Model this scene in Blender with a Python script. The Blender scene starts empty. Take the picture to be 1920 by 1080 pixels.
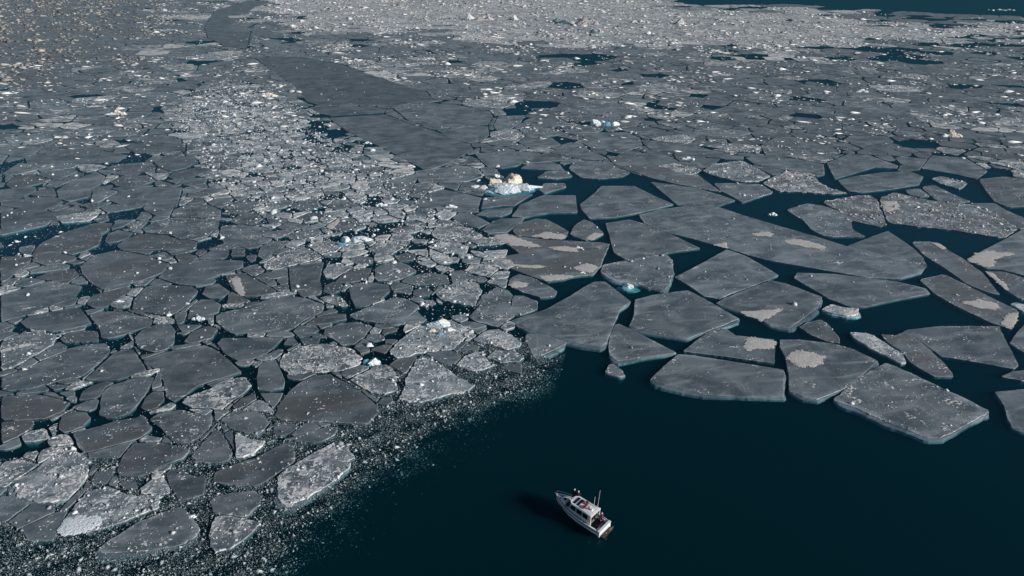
import bpy, bmesh, math, random
import numpy as np
from mathutils import Vector, Matrix, kdtree

random.seed(7)
RNG = np.random.default_rng(7)
R = math.radians
scene = bpy.context.scene
COL = scene.collection

# ------------------------------------------------------------------ camera
CAM_H, PITCH, FPX = 62.0, R(28.0), 1274.0
cam_data = bpy.data.cameras.new('camera')
cam_data.sensor_width = 36.0
cam_data.lens = 36.0 * FPX / 1920.0
cam_data.clip_start = 0.5
cam_data.clip_end = 20000.0
cam = bpy.data.objects.new('camera', cam_data)
cam.location = (0, 0, CAM_H)
cam.rotation_euler = (math.pi / 2 - PITCH, 0, 0)
COL.objects.link(cam)
scene.camera = cam

# ------------------------------------------------------------------ light
SUN_EL, SUN_AZ = R(20.0), R(113.0)          # azimuth clockwise from +Y (into the picture)
world = bpy.data.worlds.new('World')
scene.world = world
world.use_nodes = True
wn = world.node_tree
wn.nodes.clear()
sky = wn.nodes.new('ShaderNodeTexSky')
sky.sky_type = 'NISHITA'
sky.sun_disc = False
sky.sun_elevation = SUN_EL
sky.sun_rotation = SUN_AZ
sky.air_density = 1.0
sky.dust_density = 0.0
sky.ozone_density = 1.5
bg = wn.nodes.new('ShaderNodeBackground')
bg.inputs['Strength'].default_value = 0.065
wo = wn.nodes.new('ShaderNodeOutputWorld')
wn.links.new(sky.outputs[0], bg.inputs[0])
wn.links.new(bg.outputs[0], wo.inputs[0])

sun_data = bpy.data.lights.new('sun', 'SUN')
sun_data.energy = 5.0
sun_data.angle = R(0.5)
sun_data.color = (1.0, 0.97, 0.93)
sun = bpy.data.objects.new('sun', sun_data)
sv = Vector((math.cos(SUN_EL) * math.sin(SUN_AZ), math.cos(SUN_EL) * math.cos(SUN_AZ), math.sin(SUN_EL)))
sun.rotation_euler = sv.to_track_quat('Z', 'Y').to_euler()
sun.location = (200, -100, 150)
COL.objects.link(sun)

scene.view_settings.view_transform = 'Standard'
scene.view_settings.look = 'None'
scene.view_settings.exposure = 0.0
scene.view_settings.gamma = 1.0
scene.cycles.max_bounces = 6
scene.cycles.transparent_max_bounces = 12
scene.cycles.volume_bounces = 0

# ------------------------------------------------------------------ helpers
CP, SP = math.cos(PITCH), math.sin(PITCH)

def ground(px, py, z=0.0):
    """A point of the water plane (or of height z) seen at a pixel of the 1920x1080 photograph."""
    dx = (px - 960.0) / FPX
    dy = (540.0 - py) / FPX
    d = (dx, CP + dy * SP, -SP + dy * CP)
    t = (CAM_H - z) / -d[2]
    return (d[0] * t, d[1] * t)

def project(x, y, z=0.0):
    zz = z - CAM_H
    depth = y * CP - zz * SP
    up = y * SP + zz * CP
    return 960.0 + FPX * x / depth, 540.0 - FPX * up / depth

def tag(o, label=None, cat=None, group=None, kind=None):
    if label: o['label'] = label
    if cat: o['category'] = cat
    if group: o['group'] = group
    if kind: o['kind'] = kind
    return o

def link(name, me, parent=None, mats=()):
    o = bpy.data.objects.new(name, me)
    COL.objects.link(o)
    if parent is not None: o.parent = parent
    for m in mats: me.materials.append(m)
    return o

def empty(name, loc, rz=0.0):
    o = bpy.data.objects.new(name, None)
    o.empty_display_size = 0.3
    o.location = loc
    o.rotation_euler = (0, 0, rz)
    COL.objects.link(o)
    return o

def area2(p):
    return sum(p[i][0] * p[(i + 1) % len(p)][1] - p[(i + 1) % len(p)][0] * p[i][1] for i in range(len(p)))

def ccw(p):
    return list(p) if area2(p) > 0 else list(reversed(p))

def pip(poly, X, Y):
    """vectorised point in polygon"""
    X = np.asarray(X, float); Y = np.asarray(Y, float)
    ins = np.zeros(X.shape, bool)
    n = len(poly)
    for i in range(n):
        x1, y1 = poly[i]; x2, y2 = poly[(i + 1) % n]
        c = ((y1 > Y) != (y2 > Y))
        xi = (x2 - x1) * (Y - y1) / ((y2 - y1) if abs(y2 - y1) > 1e-12 else 1e-12) + x1
        ins ^= c & (X < xi)
    return ins

# ------------------------------------------------------------------ materials
def new_mat(name):
    m = bpy.data.materials.new(name)
    m.use_nodes = True
    nt = m.node_tree
    b = nt.nodes['Principled BSDF']
    return m, nt, b

def N(nt, typ, **kw):
    n = nt.nodes.new(typ)
    for k, v in kw.items(): setattr(n, k, v)
    return n

def noise(nt, vec, scale, detail=3.0, rough=0.55, dist=0.0):
    n = N(nt, 'ShaderNodeTexNoise')
    n.inputs['Scale'].default_value = scale
    n.inputs['Detail'].default_value = detail
    n.inputs['Roughness'].default_value = rough
    n.inputs['Distortion'].default_value = dist
    nt.links.new(vec, n.inputs['Vector'])
    return n.outputs['Fac']

def math_(nt, op, a, b=None, c=None, clamp=False):
    n = N(nt, 'ShaderNodeMath', operation=op, use_clamp=clamp)
    for i, v in enumerate((a, b, c)):
        if v is None: continue
        if isinstance(v, (int, float)): n.inputs[i].default_value = v
        else: nt.links.new(v, n.inputs[i])
    return n.outputs[0]

def remap(nt, v, a, b, c=0.0, d=1.0, smooth=True):
    n = N(nt, 'ShaderNodeMapRange', interpolation_type='SMOOTHSTEP' if smooth else 'LINEAR')
    for i, q in enumerate((v, a, b, c, d)):
        if isinstance(q, (int, float)): n.inputs[i].default_value = q
        else: nt.links.new(q, n.inputs[i])
    return n.outputs[0]

def mix(nt, f, a, b):
    n = N(nt, 'ShaderNodeMix', data_type='RGBA')
    for i, q in ((0, f), (6, a), (7, b)):
        if isinstance(q, (int, float)): n.inputs[i].default_value = q
        elif isinstance(q, tuple): n.inputs[i].default_value = (*q, 1.0)
        else: nt.links.new(q, n.inputs[i])
    return n.outputs[2]

def make_ice():
    """grey sea ice; attribute 'ice' = (snow, brown, tone, streak)"""
    m, nt, b = new_mat('sea_ice')
    geo = N(nt, 'ShaderNodeNewGeometry')
    pos = geo.outputs['Position']
    at = N(nt, 'ShaderNodeAttribute', attribute_name='ice')
    sep = N(nt, 'ShaderNodeSeparateColor')
    nt.links.new(at.outputs['Color'], sep.inputs[0])
    snow, brown, tone = sep.outputs[0], sep.outputs[1], sep.outputs[2]
    streak = at.outputs['Alpha']
    # wind-drawn stretched coordinates
    mp = N(nt, 'ShaderNodeMapping'); mp.vector_type = 'TEXTURE'
    mp.inputs['Rotation'].default_value = (0, 0, R(12)); mp.inputs['Scale'].default_value = (3.2, 1.0, 1.0)
    nt.links.new(pos, mp.inputs[0])
    cloud = noise(nt, pos, 0.16, 4, 0.6, 0.6)
    wisp = noise(nt, mp.outputs[0], 0.45, 5, 0.62, 0.8)
    fine = noise(nt, pos, 2.2, 4, 0.65)
    base = mix(nt, remap(nt, cloud, 0.32, 0.68), (0.056, 0.080, 0.094), (0.160, 0.190, 0.205))
    base = mix(nt, math_(nt, 'MULTIPLY', remap(nt, wisp, 0.46, 0.72), 0.8), base, (0.290, 0.315, 0.325))
    base = mix(nt, math_(nt, 'MULTIPLY', remap(nt, fine, 0.35, 0.75), 0.26), base, (0.25, 0.26, 0.26))
    vor = N(nt, 'ShaderNodeTexVoronoi', feature='DISTANCE_TO_EDGE'); vor.inputs['Scale'].default_value = 0.07
    wv = N(nt, 'ShaderNodeVectorMath', operation='ADD')
    nt.links.new(pos, wv.inputs[0])
    nz = N(nt, 'ShaderNodeTexNoise'); nz.inputs['Scale'].default_value = 0.5; nz.inputs['Detail'].default_value = 3
    nt.links.new(pos, nz.inputs['Vector'])
    sc = N(nt, 'ShaderNodeVectorMath', operation='SCALE'); sc.inputs['Scale'].default_value = 1.6
    nt.links.new(nz.outputs['Color'], sc.inputs[0]); nt.links.new(sc.outputs[0], wv.inputs[1])
    nt.links.new(wv.outputs[0], vor.inputs['Vector'])
    heal = math_(nt, 'MULTIPLY', remap(nt, vor.outputs['Distance'], 0.0, 0.012, 1.0, 0.0), math_(nt, 'MULTIPLY', remap(nt, cloud, 0.42, 0.6), 0.55))
    base = mix(nt, heal, base, (0.27, 0.29, 0.30))       # healed cracks
    # brownish dirty ice
    bn = noise(nt, mp.outputs[0], 0.22, 4, 0.6, 0.5)
    bf = math_(nt, 'MULTIPLY', remap(nt, bn, 0.36, 0.62), brown)
    base = mix(nt, bf, base, (0.112, 0.112, 0.110))
    # overall tone of the floe
    tn = N(nt, 'ShaderNodeMix', data_type='RGBA', blend_type='MULTIPLY')
    tn.inputs[0].default_value = 1.0
    nt.links.new(base, tn.inputs[6])
    tc = N(nt, 'ShaderNodeCombineColor')
    for i in range(3): nt.links.new(tone, tc.inputs[i])
    nt.links.new(tc.outputs[0], tn.inputs[7])
    base = tn.outputs[2]
    # frost veil
    veil = noise(nt, pos, 0.55, 5, 0.68, 0.4)
    vt = remap(nt, snow, 0.0, 1.0, 0.70, 0.40, False)
    vf = remap(nt, math_(nt, 'SUBTRACT', veil, vt), 0.0, 0.22)
    vf = math_(nt, 'MULTIPLY', vf, math_(nt, 'MULTIPLY', snow, 0.95), clamp=True)
    base = mix(nt, vf, base, (0.46, 0.48, 0.485))
    # crumbs of snow at two sizes
    clus = noise(nt, pos, 0.30, 3, 0.6)
    thr = math_(nt, 'SUBTRACT', remap(nt, snow, 0.0, 1.0, 0.86, 0.53, False),
                math_(nt, 'MULTIPLY', math_(nt, 'SUBTRACT', clus, 0.5), 0.85))
    sp1 = noise(nt, pos, 2.6, 2, 0.5)
    s1 = remap(nt, math_(nt, 'SUBTRACT', sp1, thr), 0.0, 0.05)
    sp2 = noise(nt, mp.outputs[0], 1.1, 3, 0.6)
    s2 = remap(nt, math_(nt, 'SUBTRACT', sp2, math_(nt, 'ADD', thr, 0.03)), 0.0, 0.07)
    s2 = math_(nt, 'MULTIPLY', s2, 0.75)
    # far streaks of drifted snow
    mp2 = N(nt, 'ShaderNodeMapping'); mp2.vector_type = 'TEXTURE'
    mp2.inputs['Rotation'].default_value = (0, 0, R(-8)); mp2.inputs['Scale'].default_value = (3.2, 1.0, 1.0)
    nt.links.new(pos, mp2.inputs[0])
    sp3 = noise(nt, mp2.outputs[0], 0.55, 6, 0.72)
    t3 = remap(nt, streak, 0.0, 1.0, 0.80, 0.42, False)
    s3 = math_(nt, 'MULTIPLY', remap(nt, math_(nt, 'SUBTRACT', sp3, t3), 0.0, 0.06), 0.85)
    sm = math_(nt, 'MAXIMUM', math_(nt, 'MAXIMUM', s1, s2), s3, clamp=True)
    white = mix(nt, remap(nt, cloud, 0.4, 0.6), (0.66, 0.66, 0.65), (0.62, 0.56, 0.48))
    white = mix(nt, 0.5, white, (0.68, 0.69, 0.69))
    col = mix(nt, sm, base, white)
    nt.links.new(col, b.inputs['Base Color'])
    nt.links.new(remap(nt, sm, 0, 1, 0.42, 0.85), b.inputs['Roughness'])
    b.inputs['Specular IOR Level'].default_value = 0.35
    bh = math_(nt, 'ADD', math_(nt, 'MULTIPLY', sm, 0.12), math_(nt, 'MULTIPLY', fine, 0.03))
    bh = math_(nt, 'ADD', bh, math_(nt, 'MULTIPLY', vf, 0.05))
    bp = N(nt, 'ShaderNodeBump'); bp.inputs['Strength'].default_value = 0.7; bp.inputs['Distance'].default_value = 1.0
    nt.links.new(bh, bp.inputs['Height']); nt.links.new(bp.outputs[0], b.inputs['Normal'])
    return m

def make_snow(name, c1, c2, scale=1.2, bump=0.05, rough=0.8, sss=False):
    m, nt, b = new_mat(name)
    geo = N(nt, 'ShaderNodeNewGeometry')
    pos = geo.outputs['Position']
    n1 = noise(nt, pos, scale, 4, 0.6)
    rp = geo.outputs['Random Per Island']
    f = math_(nt, 'ADD', math_(nt, 'MULTIPLY', rp, 0.6), math_(nt, 'MULTIPLY', n1, 0.5), clamp=True)
    nt.links.new(mix(nt, remap(nt, f, 0.2, 0.9), c1, c2), b.inputs['Base Color'])
    b.inputs['Roughness'].default_value = rough
    b.inputs['Specular IOR Level'].default_value = 0.25
    n2 = noise(nt, pos, scale * 4, 4, 0.65)
    bp = N(nt, 'ShaderNodeBump'); bp.inputs['Strength'].default_value = 0.8; bp.inputs['Distance'].default_value = bump * 4
    nt.links.new(n2, bp.inputs['Height']); nt.links.new(bp.outputs[0], b.inputs['Normal'])
    return m

def make_water():
    m = bpy.data.materials.new('sea_water'); m.use_nodes = True
    nt = m.node_tree; nt.nodes.clear()
    out = N(nt, 'ShaderNodeOutputMaterial')
    geo = N(nt, 'ShaderNodeNewGeometry')
    pos = geo.outputs['Position']
    r1 = noise(nt, pos, 0.9, 3, 0.6)
    r2 = noise(nt, pos, 0.06, 3, 0.6)
    bp = N(nt, 'ShaderNodeBump'); bp.inputs['Strength'].default_value = 0.25; bp.inputs['Distance'].default_value = 0.12
    nt.links.new(math_(nt, 'MULTIPLY', r1, remap(nt, r2, 0.35, 0.65, 0.3, 1.0)), bp.inputs['Height'])
    fr = N(nt, 'ShaderNodeFresnel'); fr.inputs['IOR'].default_value = 1.33
    nt.links.new(bp.outputs[0], fr.inputs['Normal'])
    gl = N(nt, 'ShaderNodeBsdfGlossy'); gl.inputs['Roughness'].default_value = 0.28
    nt.links.new(bp.outputs[0], gl.inputs['Normal'])
    gl.inputs['Color'].default_value = (0.40, 0.66, 0.85, 1)
    tr = N(nt, 'ShaderNodeBsdfTransparent')
    mx = N(nt, 'ShaderNodeMixShader')
    nt.links.new(math_(nt, 'MINIMUM', fr.outputs[0], 0.13), mx.inputs[0])
    nt.links.new(tr.outputs[0], mx.inputs[1]); nt.links.new(gl.outputs[0], mx.inputs[2])
    nt.links.new(mx.outputs[0], out.inputs['Surface'])
    va = N(nt, 'ShaderNodeVolumeAbsorption')
    va.inputs['Color'].default_value = (0.10, 0.57, 0.62, 1)
    va.inputs['Density'].default_value = 1.0
    vs = N(nt, 'ShaderNodeVolumeScatter')
    vs.inputs['Color'].default_value = (0.03, 0.80, 1.0, 1)
    vs.inputs['Density'].default_value = 0.042
    vs.inputs['Anisotropy'].default_value = 0.0
    ad = N(nt, 'ShaderNodeAddShader')
    nt.links.new(va.outputs[0], ad.inputs[0]); nt.links.new(vs.outputs[0], ad.inputs[1])
    nt.links.new(ad.outputs[0], out.inputs['Volume'])
    return m

def plain(name, col, rough=0.5, spec=0.4, metal=0.0, wear=0.12, scale=3.0):
    m, nt, b = new_mat(name)
    tcn = N(nt, 'ShaderNodeTexCoord')
    n1 = noise(nt, tcn.outputs['Object'], scale, 4, 0.6)
    dark = tuple(c * (1 - wear * 2) for c in col)
    nt.links.new(mix(nt, remap(nt, n1, 0.3, 0.7), dark, col), b.inputs['Base Color'])
    nt.links.new(remap(nt, n1, 0.3, 0.7, rough + 0.08, rough - 0.05), b.inputs['Roughness'])
    b.inputs['Specular IOR Level'].default_value = spec
    b.inputs['Metallic'].default_value = metal
    return m

ICE = make_ice()
SNOW = make_snow('snow_crumb', (0.26, 0.28, 0.29), (0.80, 0.80, 0.79))
SLUSH = make_snow('slush_crumb', (0.20, 0.24, 0.25), (0.66, 0.69, 0.69))
RUBBLE = make_snow('far_rubble', (0.22, 0.22, 0.215), (0.78, 0.76, 0.73), 0.6)
def make_patch():
    m = make_snow('thin_old_snow', (0.38, 0.36, 0.335), (0.62, 0.585, 0.535), 0.9, 0.03)
    nt = m.node_tree
    b = nt.nodes['Principled BSDF']
    at = N(nt, 'ShaderNodeAttribute', attribute_name='cover')
    geo = N(nt, 'ShaderNodeNewGeometry')
    n1 = noise(nt, geo.outputs['Position'], 0.9, 6, 0.75)
    v = math_(nt, 'ADD', at.outputs['Fac'], math_(nt, 'MULTIPLY', math_(nt, 'SUBTRACT', n1, 0.5), 2.6))
    nt.links.new(remap(nt, v, 0.28, 0.62), b.inputs['Alpha'])
    return m
PATCH = make_patch()
CREAM = make_snow('old_snow', (0.46, 0.42, 0.37), (0.70, 0.65, 0.58), 0.9, 0.03)
BERG = make_snow('glacier_ice', (0.60, 0.66, 0.70), (0.84, 0.85, 0.85), 0.8, 0.06, 0.6)
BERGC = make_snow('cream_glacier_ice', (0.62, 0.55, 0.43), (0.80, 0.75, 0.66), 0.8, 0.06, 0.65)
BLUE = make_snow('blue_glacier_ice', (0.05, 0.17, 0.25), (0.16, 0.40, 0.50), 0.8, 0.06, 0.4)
FOOT = make_snow('submerged_ice', (0.22, 0.48, 0.48), (0.42, 0.70, 0.70), 0.5, 0.03, 0.6)
WATER = make_water()

# ------------------------------------------------------------------ water
def box_mesh(name, x0, x1, y0, y1, z0, z1):
    me = bpy.data.meshes.new(name)
    v = [(x, y, z) for z in (z0, z1) for y in (y0, y1) for x in (x0, x1)]
    f = [(0, 2, 3, 1), (4, 5, 7, 6), (0, 1, 5, 4), (2, 6, 7, 3), (0, 4, 6, 2), (1, 3, 7, 5)]
    me.from_pydata(v, [], f)
    return me
water = link('water', box_mesh('water', -9000, 9000, -600, 12000, -12.0, 0.0), None, [WATER])
tag(water, 'dark teal open sea water between and below the ice', kind='structure')
# ------------------------------------------------------------------ traced floes
# tile: (x origin, y origin, magnification) of the enlarged views the outlines were measured in
T = {'L1': (0, 560, 4), 'L2': (0, 800, 3.856), 'M1': (400, 560, 4), 'M2': (400, 800, 3.856), 'C1': (800, 560, 4),
     'R1': (1200, 560, 4), 'R2': (1440, 560, 4), 'L0': (0, 360, 4), 'M0': (400, 360, 4), 'C0': (800, 360, 4),
     'Ra': (1120, 360, 4), 'Rb': (1440, 360, 4), 'UL': (0, 170, 4), 'UM': (400, 170, 4), 'UC': (800, 170, 4),
     'Ua': (1120, 170, 4), 'Ub': (1440, 170, 4), 'px': (0, 0, 1)}
# style letters: g smooth grey, d dusted with crumbs, r rubble / snow covered, b brownish, w white snowy, e wide submerged ledge
# (tile, style, outline, short landmark name or None, full label or None, snow patches)
F = []
def fl(tile, style, pts, short=None, label=None, patches=()):
    F.append((tile, style, pts, short, label, patches))
fl('L0','g',[(0,770),(370,660),(620,700),(560,790),(300,880),(160,930),(0,970)])
fl('L1','g',[(140,170),(230,120),(560,60),(610,70),(695,180),(560,220),(380,245),(190,215)])
fl('L1','d',[(665,120),(740,90),(950,90),(1050,120),(1150,150),(1130,200),(1000,245),(840,295),(750,290),(740,230),(700,170)])
fl('L1','r',[(0,310),(200,240),(340,250),(430,280),(400,340),(300,400),(130,500),(0,540)],'pinkish rubble floe','pinkish rubble-covered floe cut by the left edge of the picture')
fl('L1','b',[(440,300),(480,260),(640,230),(740,240),(745,315),(600,325),(470,325)])
fl('L1','d',[(0,590),(150,530),(300,470),(500,370),(640,340),(800,330),(838,370),(800,430),(700,520),(620,580),(480,605),(340,640),(200,680),(60,690),(0,680)],'long frosted floe','long dark floe with frosted right end, below the pinkish rubble floe')
fl('L1','g',[(630,605),(720,520),(850,400),(930,370),(1000,370),(1040,430),(1105,530),(1000,570),(880,605),(720,615)])
fl('L1','d',[(1000,290),(1060,230),(1160,190),(1280,180),(1320,230),(1310,330),(1250,380),(1150,400),(1040,370),(1010,330)])
fl('L1','g',[(1070,450),(1250,390),(1540,340),(1620,375),(1720,450),(1820,545),(1640,600),(1480,650),(1390,720),(1300,770),(1240,740),(1220,610),(1160,530)],'smooth pentagonal floe','large smooth grey five-sided floe, biggest of the left pack')
fl('L1','d',[(735,870),(740,790),(770,690),(830,640),(1000,590),(1160,575),(1130,650),(1060,760),(980,850),(870,890),(780,890)])
fl('L1','g',[(580,760),(610,690),(690,640),(800,610),(860,620),(790,660),(760,720),(700,750)])
fl('L1','g',[(350,650),(440,635),(530,640),(490,665),(400,685)])
fl('L1','b',[(430,705),(480,690),(570,690),(560,730),(500,740)])
fl('L1','b',[(0,730),(250,705),(430,740),(530,770),(480,840),(330,900),(150,910),(0,905)],'yellow-stained floe','brownish floe with yellow stain at the left edge')
fl('L1','b',[(430,980),(450,880),(540,830),(650,845),(690,890),(620,960),(540,990),(470,1005)])
fl('L1','b',[(0,920),(130,905),(260,910),(240,970),(140,1030),(0,1090)])
fl('L1','b',[(1050,820),(1080,740),(1150,690),(1225,690),(1235,750),(1190,810),(1100,845)])
fl('L1','dw',[(1350,780),(1380,740),(1560,670),(1760,590),(1850,580),(1895,640),(1850,690),(1700,800),(1640,860),(1590,820),(1440,820)],'white-rimmed floe','brownish floe with a thick white rim, right below the pentagonal floe')
fl('L1','b',[(1730,810),(1810,740),(1920,700),(1925,750),(1850,800),(1770,830)])
fl('L1','d',[(1110,900),(1180,850),(1350,820),(1440,850),(1590,830),(1600,900),(1580,960),(1500,1040),(1420,1080),(1300,1075),(1230,1000)])
fl('px','b',[(132,812),(175,800),(218,787),(252,782),(272,777),(288,803),(262,822),(210,835),(156,849),(143,835)])
fl('M1','d',[(50,900),(100,860),(180,830),(340,840),(400,890),(430,920),(390,980),(330,1030),(250,1010),(120,970)])
fl('L1','g',[(1310,180),(1400,190),(1520,190),(1440,240),(1360,245)])
fl('L1','b',[(1370,320),(1430,250),(1560,195),(1640,220),(1600,290),(1500,320),(1400,335)])
fl('M1','g',[(20,330),(60,290),(200,290),(360,280),(530,290),(470,350),(400,410),(300,450),(180,465),(80,410)])
fl('M0','d',[(10,930),(60,900),(250,860),(430,790),(560,770),(700,790),(840,840),(830,890),(700,950),(620,1010),(540,1040),(330,1050),(140,1065),(60,1010),(10,970)],'large mottled floe','large mottled dark floe with white blotches in the middle of the left pack')
fl('L0','g',[(1420,870),(1500,800),(1600,800),(1660,840),(1640,900),(1560,920),(1400,950)])
fl('L0','d',[(980,880),(1000,800),(1100,700),(1300,690),(1460,710),(1490,740),(1420,830),(1330,900),(1250,930),(1100,900)])
fl('L0','b',[(640,840),(690,770),(820,740),(960,700),(1000,730),(900,790),(800,860),(700,870)])
fl('L0','b',[(590,560),(700,470),(880,430),(1100,470),(1280,540),(1230,600),(1040,670),(900,690),(760,730),(690,690),(620,620)],'dirty brown floe','big dirty floe with brown and yellow top in the left pack')
fl('L0','b',[(870,400),(920,360),(1050,310),(1250,320),(1330,350),(1490,370),(1470,420),(1300,430),(1100,430),(900,430)])
fl('L0','g',[(780,360),(810,310),(880,280),(1000,300),(960,340),(880,370),(800,380)])
fl('L0','d',[(1060,270),(1160,220),(1290,190),(1450,190),(1650,210),(1640,260),(1560,330),(1450,355),(1350,350),(1270,310),(1090,300)])
fl('L0','b',[(320,370),(480,300),(700,230),(850,230),(820,280),(770,310),(750,390),(640,440),(530,470),(450,450),(330,500),(230,480),(260,420)])
fl('L0','g',[(1240,560),(1300,530),(1450,500),(1830,510),(1830,560),(1700,600),(1560,650),(1470,700),(1340,690),(1180,640)])
fl('L0','g',[(1510,760),(1540,700),(1640,680),(1730,745),(1650,800),(1560,790)])
fl('M0','b',[(80,620),(230,600),(320,650),(490,745),(330,780),(230,780),(150,740)],'yellow-veined floe','brown floe with a cream and yellow vein across it',[[(130,650),(190,630),(220,690),(235,775),(200,765),(160,720)]])
fl('L0','d',[(1280,180),(1300,130),(1400,90),(1560,90),(1660,130),(1660,190),(1450,185)])
fl('L0','g',[(1680,130),(1700,80),(1850,50),(1920,90),(1870,130),(1760,150)])
fl('M0','d',[(50,250),(200,240),(370,260),(520,310),(480,350),(360,320),(300,400),(100,420),(40,330)])
fl('UL','g',[(790,810),(880,760),(1100,720),(1370,720),(1350,800),(1330,860),(1100,860),(900,850)])
fl('L0','b',[(0,480),(130,480),(240,490),(220,530),(120,600),(60,650),(0,680)])
fl('L0','b',[(250,640),(400,590),(560,570),(600,620),(500,690),(380,660)])
fl('L0','g',[(0,150),(220,100),(420,70),(440,90),(340,130),(480,180),(420,220),(250,240),(120,250),(0,270)])
fl('L0','b',[(1310,470),(1400,450),(1490,480),(1430,540),(1340,530)])
fl('L0','d',[(1100,480),(1240,440),(1300,490),(1230,500)])
fl('L0','d',[(940,250),(1000,220),(1130,200),(1060,270),(960,270)])
fl('M0','g',[(560,560),(630,545),(830,520),(810,600),(800,660),(820,720),(690,730),(580,735)],'square grey floe','smooth square-cut grey floe with open water at its lower edge')
fl('M0','r',[(370,560),(400,520),(560,440),(640,400),(740,430),(830,480),(750,510),(620,540),(450,585),(390,580)],'snowy wedge floe','wedge-shaped floe heaped with white snow above the square grey floe')
fl('M0','d',[(330,480),(350,410),(430,365),(580,360),(540,400),(460,450),(370,505)])
fl('M0','dw',[(820,590),(850,540),(940,530),(1055,555),(990,600),(900,650),(840,640)])
fl('M0','b',[(900,680),(970,610),(1050,570),(1195,565),(1150,660),(1020,675)])
fl('M0','g',[(1010,720),(1060,680),(1200,672),(1320,690),(1330,740),(1260,800),(1140,860),(1060,860),(1030,800)],'blue-grey oval floe','smooth blue-grey oval floe right of the square grey floe')
fl('M0','r',[(790,790),(860,770),(960,775),(1020,850),(960,860),(850,830)])
fl('M0','d',[(820,750),(830,700),(900,665),(980,690),(950,740),(880,765)])
fl('M0','d',[(1010,920),(1100,880),(1340,790),(1440,790),(1560,850),(1480,920),(1440,990),(1350,1000),(1180,970),(1050,950)],'crumb-dusted broad floe','broad grey floe dusted with crumbs below the blue-grey oval floe')
fl('M0','b',[(1210,650),(1205,570),(1270,530),(1400,520),(1480,550),(1530,590),(1440,640),(1340,670),(1230,665)])
fl('M0','d',[(1400,670),(1450,630),(1620,600),(1760,620),(1780,680),(1640,690),(1500,695)])
fl('M0','g',[(1490,770),(1500,730),(1600,705),(1650,740),(1620,775),(1530,780)])
fl('C0','r',[(60,760),(130,710),(280,660),(370,670),(430,740),(390,800),(370,850),(250,840),(110,810)])
fl('C0','r',[(30,320),(60,260),(200,240),(340,270),(450,340),(320,360),(250,375),(60,350)])
fl('M0','r',[(1600,410),(1680,370),(1850,380),(1920,410),(1900,460),(1740,460)])
fl('M0','g',[(840,250),(930,190),(1040,180),(1080,220),(1050,270),(970,290),(880,280)],None,None,[[(845,255),(930,195),(950,200),(910,260),(880,275)]])
fl('M0','r',[(1310,280),(1420,260),(1540,240),(1590,280),(1500,310),(1380,310)])
fl('M0','r',[(700,400),(780,360),(930,370),(980,400),(920,450),(800,470)])
fl('M0','r',[(1150,430),(1220,380),(1360,380),(1440,410),(1350,460),(1220,460)])
fl('M0','b',[(1350,480),(1450,450),(1530,470),(1500,510),(1390,520)])
fl('M0','d',[(1020,500),(1100,470),(1200,490),(1200,530),(1080,540)])
fl('M0','d',[(120,220),(200,160),(330,155),(380,200),(300,240),(170,240)])
fl('M0','g',[(400,210),(450,190),(560,195),(530,230),(420,235)])
fl('M0','d',[(530,330),(600,300),(790,265),(820,300),(740,340),(600,350)])
fl('M0','d',[(470,260),(560,220),(720,250),(600,285),(510,280)])
fl('M0','g',[(620,190),(720,150),(830,140),(800,190),(700,220)])
fl('M0','d',[(580,100),(650,60),(780,55),(820,100),(720,135),(620,130)])
fl('M0','d',[(860,100),(900,60),(1000,40),(1040,80),(1020,120),(920,135)])
fl('M0','g',[(70,120),(130,70),(350,60),(330,110),(230,150),(110,150)])
fl('M1','g',[(590,240),(640,195),(770,195),(800,230),(720,280),(640,290)])
fl('M1','g',[(640,300),(720,285),(810,290),(790,325),(670,340)])
fl('M1','g',[(520,340),(550,290),(600,280),(640,330),(600,350)])
fl('M1','d',[(820,260),(830,220),(950,180),(1080,165),(1200,200),(1140,280),(1060,340),(960,350),(900,300)])
fl('M1','b',[(680,190),(760,140),(900,105),(1000,110),(1005,150),(860,180),(780,195)])
fl('M1','r',[(490,500),(520,420),(640,350),(780,335),(920,340),(1060,380),(1130,440),(1100,490),(960,540),(720,550),(570,575)],'crusty lens-shaped floe','lens-shaped floe crusted with snow beside a small white ice block')
fl('M1','rw',[(1310,400),(1370,330),(1480,240),(1650,160),(1800,160),(1900,220),(1960,245),(1850,330),(1800,380),(1660,390),(1500,420),(1360,450)],'snowy floe with the colourful ice lump','snow-covered floe carrying a lump of white, cream and blue ice')
fl('M1','rw',[(1385,760),(1410,680),(1480,520),(1530,440),(1620,430),(1700,480),(1800,560),(1920,630),(1975,650),(1920,690),(1700,740),(1560,775),(1450,775)],'bright triangular floe','bright snow-crusted triangular floe at the edge of the open water')
fl('M1','g',[(320,590),(340,500),(390,460),(470,450),(500,520),(540,600),(530,670),(420,690),(330,685)])
fl('M1','g',[(340,700),(430,700),(530,700),(500,760),(450,820),(390,770)])
fl('M1','b',[(450,880),(480,800),(560,690),(650,620),(760,570),(880,560),(970,610),(1120,700),(1200,770),(1250,800),(1230,870),(1170,940),(900,925),(500,910)],'big brown-grey dome-shaped floe','big brown-grey dome-shaped floe left of the bright triangular floe')
fl('M1','r',[(1010,610),(1080,570),(1220,500),(1300,490),(1370,530),(1380,690),(1300,715),(1190,710),(1100,660)])
fl('M1','d',[(1220,780),(1270,730),(1340,730),(1350,770),(1290,805)])
fl('M1','g',[(450,920),(560,930),(650,950),(590,1000),(500,1030),(440,1000)])
fl('M2','d',[(490,90),(600,60),(760,10),(890,-10),(912,20),(860,70),(760,115),(600,100)])
fl('M2','re',[(450,510),(460,350),(530,300),(700,200),(880,90),(960,120),(1020,210),(980,300),(880,390),(760,470),(560,575),(490,560)],'half-sunk frosty floe','large frosty floe sinking at its right side into the slush, by the open water')
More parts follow.
